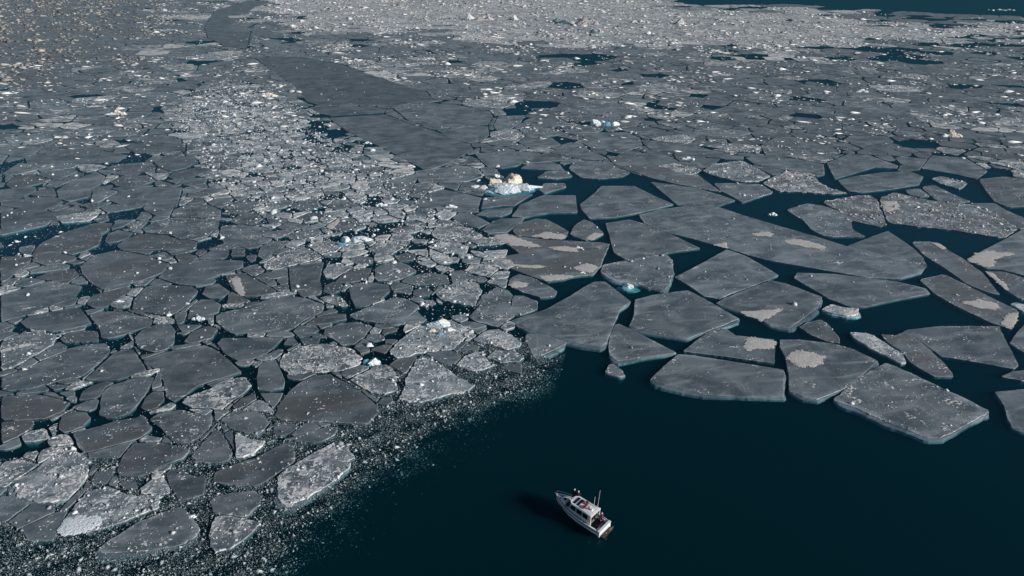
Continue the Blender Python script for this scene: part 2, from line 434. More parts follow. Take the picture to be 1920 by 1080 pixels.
fl('M2','b',[(-20,400),(0,330),(80,290),(280,230),(420,160),(510,105),(585,120),(605,230),(520,300),(430,360),(310,430),(120,420)],'long brown slab','long brown slab with snowy right end, left of the half-sunk frosty floe')
fl('M2','d',[(-40,540),(0,500),(200,460),(300,450),(360,500),(330,570),(250,650),(100,640),(0,620)])
fl('M2','r',[(-40,820),(-20,700),(10,640),(150,640),(250,660),(360,690),(280,770),(130,890),(20,910),(-30,880)])
fl('M2','w',[(150,50),(180,50),(260,90),(380,100),(370,130),(300,190),(220,225),(155,225),(160,130)],None,'small pale smooth snow slab left of the long brown slab')
fl('L2','d',[(1370,210),(1440,130),(1530,30),(1600,20),(1640,100),(1690,190),(1660,240),(1540,265),(1420,250)])
fl('L2','b',[(840,310),(880,210),(960,110),(1170,105),(1250,130),(1390,160),(1340,220),(1180,280),(1080,330),(1000,360),(850,350)])
fl('L2','g',[(1190,330),(1230,300),(1320,310),(1400,350),(1500,360),(1480,490),(1380,520),(1290,535),(1230,440)],'small grey shield-shaped floe','smooth grey shield-shaped floe right of the white-edged rubble floe')
fl('L2','g',[(650,380),(690,320),(830,290),(820,350),(770,410),(660,405)])
fl('L2','rwe',[(60,400),(200,330),(330,240),(420,140),(520,130),(630,230),(640,320),(600,420),(500,520),(420,540),(230,545),(100,500)],'rugged pale floe','rugged pale rubble floe in the lower left corner')
fl('L2','rw',[(430,740),(480,640),(560,530),(640,450),(800,435),(980,490),(1160,490),(1175,580),(960,660),(820,710),(640,770),(470,775)],'white-edged rubble floe','rubble floe with a bright white lower edge near the bottom left',[[(425,745),(470,660),(560,640),(700,640),(720,690),(640,740),(520,775),(450,775)]])
fl('L2','de',[(700,880),(760,830),(1000,680),(1300,560),(1360,600),(1450,720),(1440,780),(1330,850),(1100,890),(900,905),(720,910)],'lowest grey slab','long grey slab below the white-edged rubble floe, lowest large floe')
fl('L2','g',[(860,380),(980,390),(1000,440),(930,465),(860,420)])
fl('C0','ge',[(625,960),(900,870),(1080,770),(1190,700),(1260,665),(1340,665),(1535,815),(1450,880),(1420,950),(1380,1060),(1350,1130),(1310,1160),(1180,1140),(1020,1100),(760,1025)],'dart-shaped floe','large smooth dart-shaped grey floe pointing left above the open water')
fl('C0','d',[(310,930),(390,850),(470,740),(530,705),(610,730),(645,760),(630,830),(665,920),(600,970),(540,1015),(450,990),(360,970)])
fl('C1','de',[(730,280),(760,255),(900,265),(1060,325),(1000,360),(870,420),(790,420)])
fl('C1','ge',[(1360,350),(1370,280),(1410,190),(1440,180),(1520,215),(1880,400),(1700,430),(1420,465),(1370,420)],'smooth triangular floe','smooth grey triangular floe right below the dart-shaped floe')
fl('C1','de',[(1330,550),(1360,490),(1400,480),(1470,530),(1490,575),(1450,585)],None,'small lone floe in open water below the smooth triangular floe')
fl('C1','rw',[(210,500),(280,430),(360,390),(420,400),(470,470),(520,490),(440,530),(350,545)])
fl('C1','rw',[(340,300),(430,240),(540,220),(620,260),(720,330),(700,360),(600,380),(480,340),(390,330)])
fl('C1','r',[(440,440),(520,380),(680,395),(740,440),(700,470),(560,480)])
fl('C1','d',[(540,510),(620,480),(715,485),(715,560),(640,545)])
fl('C1','d',[(250,380),(310,330),(400,350),(390,385)])
fl('Ra','ge',[(235,1000),(270,920),(280,800),(420,765),(680,730),(800,790),(1070,945),(960,990),(830,1040),(670,1100),(480,1065),(320,1030)],'kite-shaped floe','large kite-shaped grey floe with crumbs along its lower left edge')
fl('R1','g',[(315,390),(440,290),(560,215),(650,220),(720,270),(1010,300),(1020,340),(1015,480),(880,465),(640,430)],'floe with the cream square','grey floe with a cream square snow patch at its right end',[[(780,350),(790,290),(850,280),(1005,303),(1012,340),(990,368),(800,378)]])
fl('R1','ge',[(70,605),(150,520),(280,410),(400,418),(700,466),(1080,526),(1092,550),(1083,650),(1085,735),(800,735),(480,715),(330,680),(180,640)],'wide plate by the open water','wide smooth plate with pale submerged lower edge, above the boat')
fl('R1','ge',[(1045,300),(1200,300),(1450,330),(1600,370),(1790,460),(1680,560),(1580,650),(1440,710),(1330,755),(1220,735),(1115,690),(1112,560),(1085,430),(1045,350)],'floe with the cream round patch','grey floe with a large cream round snow patch near its left corner',[[(1095,440),(1140,390),(1210,380),(1290,400),(1390,430),(1370,490),(1260,505),(1170,495)]])
fl('R2','de',[(470,755),(620,640),(720,560),(880,470),(1050,540),(1300,660),(1500,750),(1670,840),(1590,890),(1400,1000),(1280,1045),(1190,1040),(1040,980),(800,885),(640,810)],'lowest plate on the right','large dark plate with white crumbs, lowest and nearest on the right side')
fl('R2','g',[(1005,240),(1050,225),(1300,200),(1740,200),(1780,290),(1890,500),(1850,525),(1500,460),(1300,430),(1160,330)],'smooth trapezoid plate','smooth trapezoid plate with faint swirls near the right edge')
fl('R2','db',[(840,260),(960,270),(1020,240),(1150,320),(1300,450),(1410,585),(1270,590),(1100,500),(1010,400),(880,310)])
fl('R2','w',[(600,250),(720,255),(800,280),(900,350),(1010,410),(1050,490),(1000,490),(880,430),(760,370),(660,310)],'long cream snow slab','long narrow cream snow slab slanting down to the right')
fl('R2','br',[(230,210),(290,170),(400,150),(460,190),(540,290),(540,330),(450,320),(320,270)])
fl('R2','we',[(390,80),(470,40),(580,70),(690,70),(680,120),(600,130),(490,115)],None,'small white snow-topped floe with teal foot in a dark opening')
fl('R2','g',[(1810,330),(1850,270),(1920,190),(2010,200),(2030,420),(1920,400)])
fl('R2','d',[(1740,580),(1830,540),(1920,530),(1990,540),(1990,620),(1920,615)])
fl('R2','ge',[(1700,690),(1920,670),(2060,670),(2080,990),(1920,970),(1830,960),(1800,900),(1770,800)],None,'smooth dark plate cut by the right edge of the picture, beside the lowest plate')
fl('Rb','g',[(190,640),(215,600),(500,610),(760,640),(990,670),(1190,720),(1225,760),(1000,800),(720,860),(620,860),(460,800)],'long pointed plate','long smooth plate tapering to the right, below the giant plate')
fl('px','g',[(1197,402),(1235,392),(1280,386),(1345,386),(1402,405),(1470,425),(1530,442),(1587,460),(1640,470),(1700,482),(1738,500),(1730,512),(1690,522),(1630,520),(1515,500),(1440,487),(1402,477),(1365,465),(1335,457),(1300,447),(1255,436),(1207,417)],'giant plate','giant smooth grey plate with three cream snow streaks, widest in the picture',[[(1470,452),(1490,446),(1515,450),(1550,462),(1545,467),(1500,460)],[(1408,436),(1440,433),(1450,438),(1445,442),(1415,440)],[(1335,457),(1362,453),(1366,465)]])
fl('Rb','g',[(590,400),(720,350),(900,285),(1100,420),(1170,490),(1200,560),(1000,500),(780,450)])
fl('Ra','g',[(575,635),(780,530),(970,425),(1120,475),(1370,620),(1200,690),(1000,760),(920,800),(800,780),(690,700)],'diamond-shaped plate','smooth diamond-shaped plate below the giant plate')
fl('Ra','ge',[(885,830),(950,790),(1300,655),(1420,680),(1690,780),(1660,860),(1500,980),(1440,1020),(1300,1000),(1240,960),(1070,900)],'plate with the cream wedge','grey plate with a cream wedge of snow on its lower left edge',[[(1070,890),(1200,880),(1390,870),(1330,910),(1240,965),(1140,930)]])
fl('Ra','g',[(60,230),(240,200),(360,235),(530,300),(780,420),(620,440),(400,480),(210,505),(120,450),(100,370)],'arrowhead plate','smooth arrowhead plate pointing right, at the left of the giant plate')
fl('Ra','de',[(20,600),(40,540),(200,510),(520,460),(570,510),(575,600),(550,680),(510,740),(400,720),(300,690),(100,660)],'floe with white crumbled edge','rounded grey floe with white crumbled lower edge above a turquoise ice block')
fl('UC','g',[(1145,850),(1250,770),(1310,710),(1560,710),(1700,780),(1860,850),(1720,885),(1580,915),(1400,950),(1220,955),(1160,890)],'turtle-shaped plate','broad grey plate with rounded back just above the arrowhead plate')
fl('C0','g',[(635,180),(700,90),(870,20),(1120,20),(1135,150),(900,155),(720,190)],'straight-edged plate','grey plate with a straight pale lower edge, below the cream and white iceberg')
fl('C0','b',[(640,290),(690,230),(820,195),(900,200),(1070,290),(1040,345),(800,335),(680,325)],None,None,[[(790,325),(900,290),(1050,320),(1030,348),(900,345)]])
fl('C0','b',[(1075,310),(1100,250),(1180,200),(1240,220),(1340,310),(1260,350),(1190,360),(1100,330)],None,None,[[(1190,345),(1250,300),(1330,310),(1250,358)]])
fl('C0','b',[(490,325),(600,310),(800,345),(1380,380),(1350,450),(1310,560),(1250,620),(1120,630),(1000,660),(900,670),(700,600),(500,520),(560,480),(700,460),(620,400)],'cream-streaked layered floe','big layered brown floe with long cream streaks at the centre',[[(490,325),(600,310),(700,345),(780,370),(860,405),(740,400),(640,395)],[(900,410),(1040,400),(1130,420),(1140,450),(1060,440),(960,430)],[(600,530),(760,545),(900,550),(860,565),(700,560)],[(900,665),(840,625),(1000,615),(1110,625),(1000,655)],[(1100,560),(1200,530),(1290,560),(1240,600),(1150,590)]])
fl('C0','d',[(610,690),(620,640),(690,610),(780,630),(880,680),(985,740),(960,780),(870,795),(700,740)],None,None,[[(612,690),(660,665),(770,680),(740,710),(650,715)]])
fl('C0','g',[(410,280),(500,210),(560,195),(740,190),(700,240),(600,300),(460,310)])
fl('C0','g',[(190,190),(240,150),(330,150),(480,230),(390,270),(270,240)])
fl('C0','g',[(360,170),(430,130),(650,110),(640,150),(560,180),(450,180)])
fl('UC','g',[(-120,860),(0,770),(120,735),(300,770),(415,800),(388,880),(200,888),(0,850)])
fl('UC','g',[(428,800),(520,790),(800,772),(750,800),(660,860),(560,860),(400,882)])
fl('C0','r',[(270,590),(330,540),(420,535),(550,570),(470,640),(380,620)])
fl('C0','g',[(165,590),(260,580),(370,625),(300,660),(190,680)])
fl('Rb','rc',[(400,70),(640,30),(760,20),(820,60),(860,160),(900,250),(760,235),(560,160)],'left gravelly cream floe','cream rubble floe with a dark crack at its right end')
fl('Rb','rc',[(830,40),(950,0),(1200,60),(1500,90),(1620,110),(1890,270),(1770,345),(1400,285),(1180,260),(900,230),(860,140)],'long gravelly floe','long floe strewn with pale rubble, above a dark opening on the right',[[(860,70),(960,65),(990,110),(900,150),(860,120)]])
fl('Rb','b',[(1500,80),(1700,80),(1800,140),(1920,190),(1990,260),(1890,280),(1620,120)])
fl('Rb','d',[(130,130),(290,80),(420,100),(640,180),(880,240),(850,260),(620,210),(640,280),(740,335),(430,330),(340,290),(250,200)])
fl('Rb','b',[(1070,370),(1220,365),(1330,420),(1470,500),(1620,610),(1750,775),(1650,750),(1500,690),(1330,570),(1170,470)],None,None,[[(1220,375),(1280,378),(1345,420),(1300,425)]])
fl('Rb','b',[(1130,650),(1320,610),(1500,700),(1700,800),(1890,890),(1840,1030),(1700,990),(1400,850),(1250,760)],'cream-tipped brown plate','brown plate with cream patches and a ragged cream right tip',[[(1440,820),(1580,800),(1720,830),(1740,880),(1560,860)],[(1740,985),(1800,910),(1880,893),(1840,1025)]])
fl('Rb','g',[(1490,500),(1600,440),(1780,350),(1920,270),(2060,240),(2060,640),(1920,620),(1750,580),(1640,570)],None,'dark plate with broad cream band, cut by the right edge',[[(1500,495),(1560,460),(1640,430),(1860,460),(1720,490),(1680,560),(1600,550)]])
fl('Rb','b',[(1630,590),(1760,590),(1920,640),(2030,660),(2030,800),(1890,800),(1780,730),(1700,660)],None,None,[[(1630,592),(1680,600),(1800,700),(1790,730),(1700,655)]])
fl('Rb','w',[(1810,840),(1860,830),(1990,860),(1990,900),(1900,890)])
fl('Ua','g',[(395,680),(560,700),(760,730),(930,780),(1040,820),(920,860),(740,865),(600,855),(500,770)])
fl('Ua','b',[(60,480),(200,500),(420,560),(720,600),(840,690),(940,760),(760,730),(560,690),(400,650),(260,600),(130,550)],'long slanting brown-grey plate','long brown-grey plate slanting down right above the turtle-shaped plate')
fl('Ua','d',[(870,690),(1060,690),(1230,700),(1330,760),(1200,800),(1090,840),(1030,800),(930,750)])
fl('Ua','r',[(780,600),(870,550),(1080,520),(1200,580),(1310,640),(1200,680),(1060,680),(880,640)])
fl('Ua','rb',[(1230,690),(1330,640),(1420,600),(1620,620),(1660,680),(1740,730),(1890,770),(1700,770),(1560,760),(1350,750)])
fl('Ua','g',[(350,400),(400,370),(700,400),(840,440),(1100,490),(1100,510),(960,510),(800,490),(560,460),(400,440)])
fl('Ua','g',[(1110,500),(1280,480),(1500,510),(1700,550),(1710,630),(1650,640),(1400,590),(1180,550)])
fl('Ub','g',[(440,540),(600,470),(760,480),(980,560),(970,580),(800,570),(600,630),(500,660)])
fl('Ub','g',[(520,670),(640,640),(850,610),(1060,600),(1170,640),(1140,700),(900,740),(700,760),(600,750)],'smooth tongue-shaped plate','smooth tongue-shaped plate above the long gravelly floe')
fl('Ub','g',[(1150,580),(1230,480),(1480,500),(1650,600),(1570,660),(1400,620)])
fl('Ub','g',[(950,500),(1020,490),(1200,510),(1140,590),(1000,550)])
fl('Ub','b',[(1580,660),(1780,640),(1920,660),(2030,680),(2030,860),(1800,870),(1700,830),(1620,730)])
fl('Ub','d',[(1150,720),(1240,700),(1400,780),(1530,830),(1400,845),(1260,820)])
fl('Ub','r',[(1220,660),(1300,640),(1500,690),(1450,740),(1300,700)])
fl('Ub','d',[(1030,740),(1140,730),(1220,790),(1150,800),(1060,780)])
fl('Ua','d',[(1220,410),(1330,350),(1450,340),(1600,370),(1830,440),(1820,470),(1400,490),(1270,490)])
fl('Ua','r',[(800,410),(1000,390),(1230,410),(1220,470),(1090,460),(880,430)])
fl('UC','g',[(1130,370),(1280,310),(1500,310),(1600,350),(1620,410),(1450,470),(1240,430)])
fl('UC','g',[(930,460),(1140,370),(1220,440),(1350,500),(1310,520),(1160,510),(1060,490)])
fl('UC','d',[(1060,580),(1090,540),(1160,520),(1390,530),(1420,570),(1530,610),(1480,640),(1300,660),(1160,650)])
fl('UC','g',[(680,380),(740,340),(920,340),(1010,400),(900,430),(780,430)])
fl('UC','g',[(360,470),(430,460),(650,450),(830,460),(890,490),(780,510),(680,560),(560,580),(460,570),(400,520)])
fl('UC','g',[(700,580),(760,545),(920,530),(1000,550),(1040,600),(900,590)])
fl('UC','d',[(820,650),(900,600),(1060,600),(1100,640),(960,660)])
fl('UC','d',[(840,740),(880,690),(1040,690),(1050,720),(940,750),(880,770)])
fl('UC','d',[(-90,600),(150,570),(300,560),(400,590),(430,640),(300,680),(100,680),(-60,690)])
fl('UC','g',[(720,230),(780,200),(1000,205),(1060,240),(950,270),(800,270)])
fl('UC','g',[(500,260),(540,190),(740,180),(700,240),(620,290),(530,300)])
fl('UC','g',[(-250,130),(0,90),(200,100),(470,150),(500,190),(460,250),(300,260),(100,280),(0,265),(-140,220)])
fl('UC','g',[(70,290),(300,270),(460,260),(470,330),(400,380),(310,390),(150,340)])
fl('UM','g',[(860,200),(1290,175),(1450,235),(1660,300),(1760,340),(1930,400),(1950,440),(1770,540),(1600,600),(1500,545),(1400,495),(1280,430),(1130,360),(1000,300)],'smooth frozen ribbon','broad smooth ribbon of grey ice ending in a corner near the iceberg')
fl('UM','g',[(1270,680),(1560,605),(1480,740),(1410,800),(1290,740)])
fl('UM','g',[(1460,790),(1520,710),(1660,700),(1560,800)])
fl('px','g',[(478,108),(555,106),(640,120),(720,148),(800,172),(812,186),(730,200),(690,196),(600,197),(575,190),(560,170),(530,145)],'upper frozen ribbon','upper smooth stretch of the grey frozen ribbon, beyond a thin crack')
fl('px','g',[(580,200),(690,199),(725,203),(720,211),(620,216),(600,212)])
fl('px','g',[(383,52),(402,20),(450,5),(490,0),(505,2),(470,18),(440,40),(470,60),(462,92),(420,85),(390,70)],'far frozen lead','narrow dark-grey frozen lead at the top left, running out of the picture')
fl('UL','g',[(180,500),(500,410),(700,390),(780,450),(960,480),(880,530),(600,540),(200,540)],'long dim plate','long dim grey plate in the upper left field')
fl('UL','g',[(900,390),(1060,385),(1390,400),(1390,445),(1200,460),(1010,465)])
fl('UL','g',[(1150,530),(1250,480),(1450,490),(1490,530),(1380,580),(1280,600),(1190,570)])
fl('UL','d',[(780,580),(870,550),(1130,530),(1170,570),(1160,610),(950,600)])
fl('UL','d',[(820,680),(900,640),(1100,630),(1170,670),(1060,710),(900,720)])
fl('UL','g',[(420,750),(500,690),(720,600),(790,640),(760,690),(690,730),(680,790),(520,830),(440,810)])
fl('UL','b',[(40,700),(100,640),(240,620),(340,650),(320,690),(180,720),(80,730)])
fl('UL','g',[(1340,690),(1400,650),(1560,650),(1540,690),(1420,715)])
fl('UL','g',[(1400,400),(1560,395),(1600,410),(1500,430),(1400,450)])
fl('UL','d',[(1480,480),(1560,440),(1680,450),(1660,480),(1540,500)])
fl('UL','d',[(1510,540),(1620,510),(1820,510),(1880,530),(1700,560),(1560,570)])
fl('UL','g',[(0,830),(160,810),(280,790),(440,800),(480,830),(340,890),(0,860)])
fl('UL','g',[(1260,640),(1300,610),(1480,570),(1580,590),(1450,640),(1300,660)])

def tile_px(tile, pts):
    x0, y0, s = T[tile]
    return [(x0 + x / s, y0 + y / s) for x, y in pts]

def rough_outline(poly, seg, amp, rng, rnd=0.12):
    """resample a polygon, wear its corners and make its edges uneven"""
    poly = ccw(poly)
    n = len(poly)
    soft = []
    for i in range(n):                                   # worn corners
        p0, p1, p2 = np.array(poly[i - 1]), np.array(poly[i]), np.array(poly[(i + 1) % n])
        a = min(rnd, 0.3); 
        soft.append(p1 + (p0 - p1) * a); soft.append(p1 + (p2 - p1) * a)
    out = []
    m = len(soft)
    for i in range(m):
        a, b = soft[i], soft[(i + 1) % m]
        d = b - a
        L = float(np.hypot(*d))
        if L < 1e-6: continue
        k = max(1, int(L / seg))
        nrm = np.array((d[1], -d[0])) / L
        ph = rng.random(3) * 6.28
        for j in range(k):
            t = j / k
            w = (math.sin(ph[0] + t * L * 0.7) * 0.5 + math.sin(ph[1] + t * L * 1.9) * 0.35 + rng.normal() * 0.35)
            out.append(tuple(a + d * t + nrm * w * amp))
    return out

def offset(poly, d):
    n = len(poly)
    P = np.array(poly)
    prev, nxt = np.roll(P, 1, 0), np.roll(P, -1, 0)
    t = nxt - prev
    L = np.hypot(t[:, 0], t[:, 1]); L[L < 1e-9] = 1
    nrm = np.stack([t[:, 1] / L, -t[:, 0] / L], 1)
    if np.ndim(d): d = np.asarray(d)[:, None]
    return P + nrm * d

def floe_mesh(name, outline, fb, ledge, attr, origin, lip=0.05, depth=0.9, uneven=0.02, rng=RNG):
    """a slab of ice: top, worn lip, wall, submerged ledge and belly"""
    n = len(outline)
    o = np.array(origin)
    P0 = np.array(outline)
    lw = ledge * (0.65 + 0.35 * np.sin(np.linspace(0, 6.28, n, endpoint=False) * 2 + rng.random() * 6)) 

    wide = ledge > 0.3
    if wide:                                             # the ledge shows along the floe's seaward side
        tn = np.roll(P0, -1, 0) - np.roll(P0, 1, 0)
        ny = -tn[:, 0] / np.maximum(1e-6, np.hypot(tn[:, 0], tn[:, 1]))
        ny = (np.roll(ny, 1) + ny + np.roll(ny, -1) + np.roll(ny, 2) + np.roll(ny, -2)) / 5
        lw = lw * np.clip(-ny * 1.5 - 0.2, 0.02, 1)
    cen = P0.mean(0); rad = max(0.3, float(np.hypot(*(P0 - cen).T).mean()))
    lip2 = min(1.1 if wide else 0.38, (0.16 if wide else 0.09) * rad)
    wob = 1 + 0.35 * np.sin(np.linspace(0, 18.85, n)) + 0.25 * np.sin(np.linspace(0, 43.98, n) + 1)
    rings = [(P0 + (cen - P0) * (lip2 / rad * wob)[:, None], fb), (P0 + (cen - P0) * min(0.1, 0.04 / rad), fb), (P0, fb * 0.6)]
    if wide: rings += [(offset(outline, 0.03), -0.005), (offset(outline, lw * 0.55), -0.035), (offset(outline, lw * 0.9), -0.11), (offset(outline, lw * 1.2), -0.45)]
    else: rings += [(offset(outline, 0.01), -0.02), (offset(outline, -0.02), -0.12), (offset(outline, -0.05), -0.3), (offset(outline, -0.08), -0.5)]
    rings.append((P0 * 0.8 + cen * 0.2, -depth - 0.5))
    V = []
    for k, (pts, z) in enumerate(rings):
        zz = np.full(n, z)
        if k == 0: zz += rng.normal(size=n) * uneven
        if k == 1: zz += rng.normal(size=n) * uneven * 0.5
        V.append(np.column_stack([pts - o, zz]))
    V = np.concatenate(V)
    faces = [tuple(range(n))]
    for k in range(len(rings) - 1):
        a, b = k * n, (k + 1) * n
        for i in range(n):
            j = (i + 1) % n
            faces.append((a + i, b + i, b + j, a + j))
    m = len(rings) - 1
    faces.append(tuple(range(m * n + n - 1, m * n - 1, -1)))
    me = bpy.data.meshes.new(name)
    me.from_pydata(V.tolist(), [], faces)
    at = me.attributes.new('ice', 'FLOAT_COLOR', 'POINT')
    A = np.tile(np.array(attr, np.float32), (len(V), 1))
    rim = rng.uniform(1.15, 1.6)
    A[n:3 * n, 0] += 0.22 * (rim - 0.9)                  # pale broken rim
    rv = np.clip(1 + (rim - 1) * (1 + 1.1 * np.sin(np.linspace(0, 12.57, n) + rng.random() * 6) + 0.6 * rng.normal(size=n)), 0.92, 1.7)
    A[n:2 * n, 2] *= rv; A[2 * n:3 * n, 2] *= rv * 1.1
    A[n:3 * n, 1] *= 0.5
    A[4 * n:, 2] *= 1.35                                 # clean wet ice below the waterline
    A[4 * n:, 0] = 0.2; A[4 * n:, 1] = 0.0
    at.data.foreach_set('color', A.ravel())
    return me

OCT = np.array([(1, 0, 0), (0, 1, 0), (-1, 0, 0), (0, -1, 0), (0, 0, 1), (0, 0, -0.6)], float)
OCTF = np.array([(0, 1, 4), (1, 2, 4), (2, 3, 4), (3, 0, 4), (1, 0, 5), (2, 1, 5), (3, 2, 5), (0, 3, 5)])
TET = np.array([(1, 0, -0.3), (-0.5, 0.87, -0.3), (-0.5, -0.87, -0.3), (0.1, 0.1, 0.8)], float)
TETF = np.array([(0, 1, 3), (1, 2, 3), (2, 0, 3), (1, 0, 2)])
HEX = np.array([(1, 0, 0), (.5, .87, 0), (-.5, .87, 0), (-1, 0, 0), (-.5, -.87, 0), (.5, -.87, 0),
                (.55, .1, .8), (-.1, .55, 1.), (-.5, -.2, .75), (.1, -.5, .6)], float)
HEXF = [(0, 1, 6), (1, 2, 7), (1, 7, 6), (2, 3, 8), (2, 8, 7), (3, 4, 8), (4, 5, 9), (4, 9, 8), (5, 0, 9), (0, 6, 9), (6, 7, 8), (6, 8, 9)]
HEXF = np.array(HEXF)

def crumbs_mesh(name, X, Y, Z, S, H, rng, tmpl='oct', stretch=1.0):
    """many small lumps as one mesh"""
    TV, TF = {'oct': (OCT, OCTF), 'hex': (HEX, HEXF), 'tet': (TET, TETF)}[tmpl]
    n, k = len(X), len(TV)
    if n == 0: return None
    V = np.repeat(TV[None], n, 0)
    V = V * (1 + rng.uniform(-0.38, 0.38, (n, k, 1)))
    V = V + rng.normal(size=(n, k, 3)) * 0.12
    a = rng.random(n) * 6.283 if stretch == 1.0 else rng.normal(size=n) * 0.35
    ca, sa = np.cos(a)[:, None], np.sin(a)[:, None]
    el = rng.uniform(0.65, 1.35, n)[:, None] * stretch
    vx = V[:, :, 0] * el; vy = V[:, :, 1] / el
    x = vx * ca - vy * sa; y = vx * sa + vy * ca
    W = np.stack([x * S[:, None] + X[:, None], y * S[:, None] + Y[:, None], V[:, :, 2] * H[:, None] + Z[:, None]], 2).reshape(-1, 3)
    Fc = (TF[None] + (np.arange(n) * k)[:, None, None]).reshape(-1, 3)
    me = bpy.data.meshes.new(name)
    me.vertices.add(len(W)); me.vertices.foreach_set('co', W.astype(np.float32).ravel())
    nf = len(Fc)
    me.loops.add(nf * 3); me.loops.foreach_set('vertex_index', Fc.astype(np.int32).ravel())
    me.polygons.add(nf)
    me.polygons.foreach_set('loop_start', np.arange(0, nf * 3, 3, dtype=np.int32))
    me.update(calc_edges=True)
    return me

def sample_in(poly, n, rng, clump=0.0):
    P = np.array(poly)
    lo, hi = P.min(0), P.max(0)
    X = rng.uniform(lo[0], hi[0], n * 4); Y = rng.uniform(lo[1], hi[1], n * 4)
    if clump > 0:
        k = max(2, int(3 + len(poly) // 12))
        cx = rng.uniform(lo[0], hi[0], k); cy = rng.uniform(lo[1], hi[1], k)
        sg = 0.09 * float(np.hypot(*(hi - lo)))
        pick = rng.random(n * 4) < clump
        c = rng.integers(0, k, n * 4)
        X = np.where(pick, cx[c] + rng.normal(size=n * 4) * sg, X); Y = np.where(pick, cy[c] + rng.normal(size=n * 4) * sg * 0.7, Y)
    ins = pip(poly, X, Y)
    return X[ins][:n], Y[ins][:n]

def attr_for(style, rng, tone=1.0):
    u = rng.random
    if style[0] == 'w': a = [0.95, 0.05, 1.9, 0.6]
    elif style[0] == 'r': a = [0.74 + 0.16 * u(), 0.25 * u(), 1.1 + 0.15 * u(), 0.40]
    elif style[0] == 'd': a = [0.44 + 0.14 * u(), 0.25 * u(), 1.0 + 0.12 * u(), 0.30]
    elif style[0] == 'b': a = [0.36 + 0.14 * u(), 0.75, 1.0 + 0.1 * u(), 0.25]
    else: a = [0.32 + 0.14 * u(), 0.15 * u(), 0.94 + 0.14 * u(), 0.05]
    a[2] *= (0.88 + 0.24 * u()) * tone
    if tone < 0.79: a[0] *= 0.4; a[3] = 0.0
    if 'w' in style[1:]: a[0] = max(a[0], 0.85); a[2] *= 1.25
    if 'c' in style[1:]: a[1] = 0.7; a[0] = 0.7
    if 'b' in style[1:]: a[1] = 0.8
    return a

RIBBONS = []
ALL_PX = []           # outlines in world, for packing the rest around them
LAND = []             # (px centre, short)
PENDING = []          # floes still waiting for a label: (object, px centre, px area, style)
def px_area(pp): return abs(area2(pp)) / 2

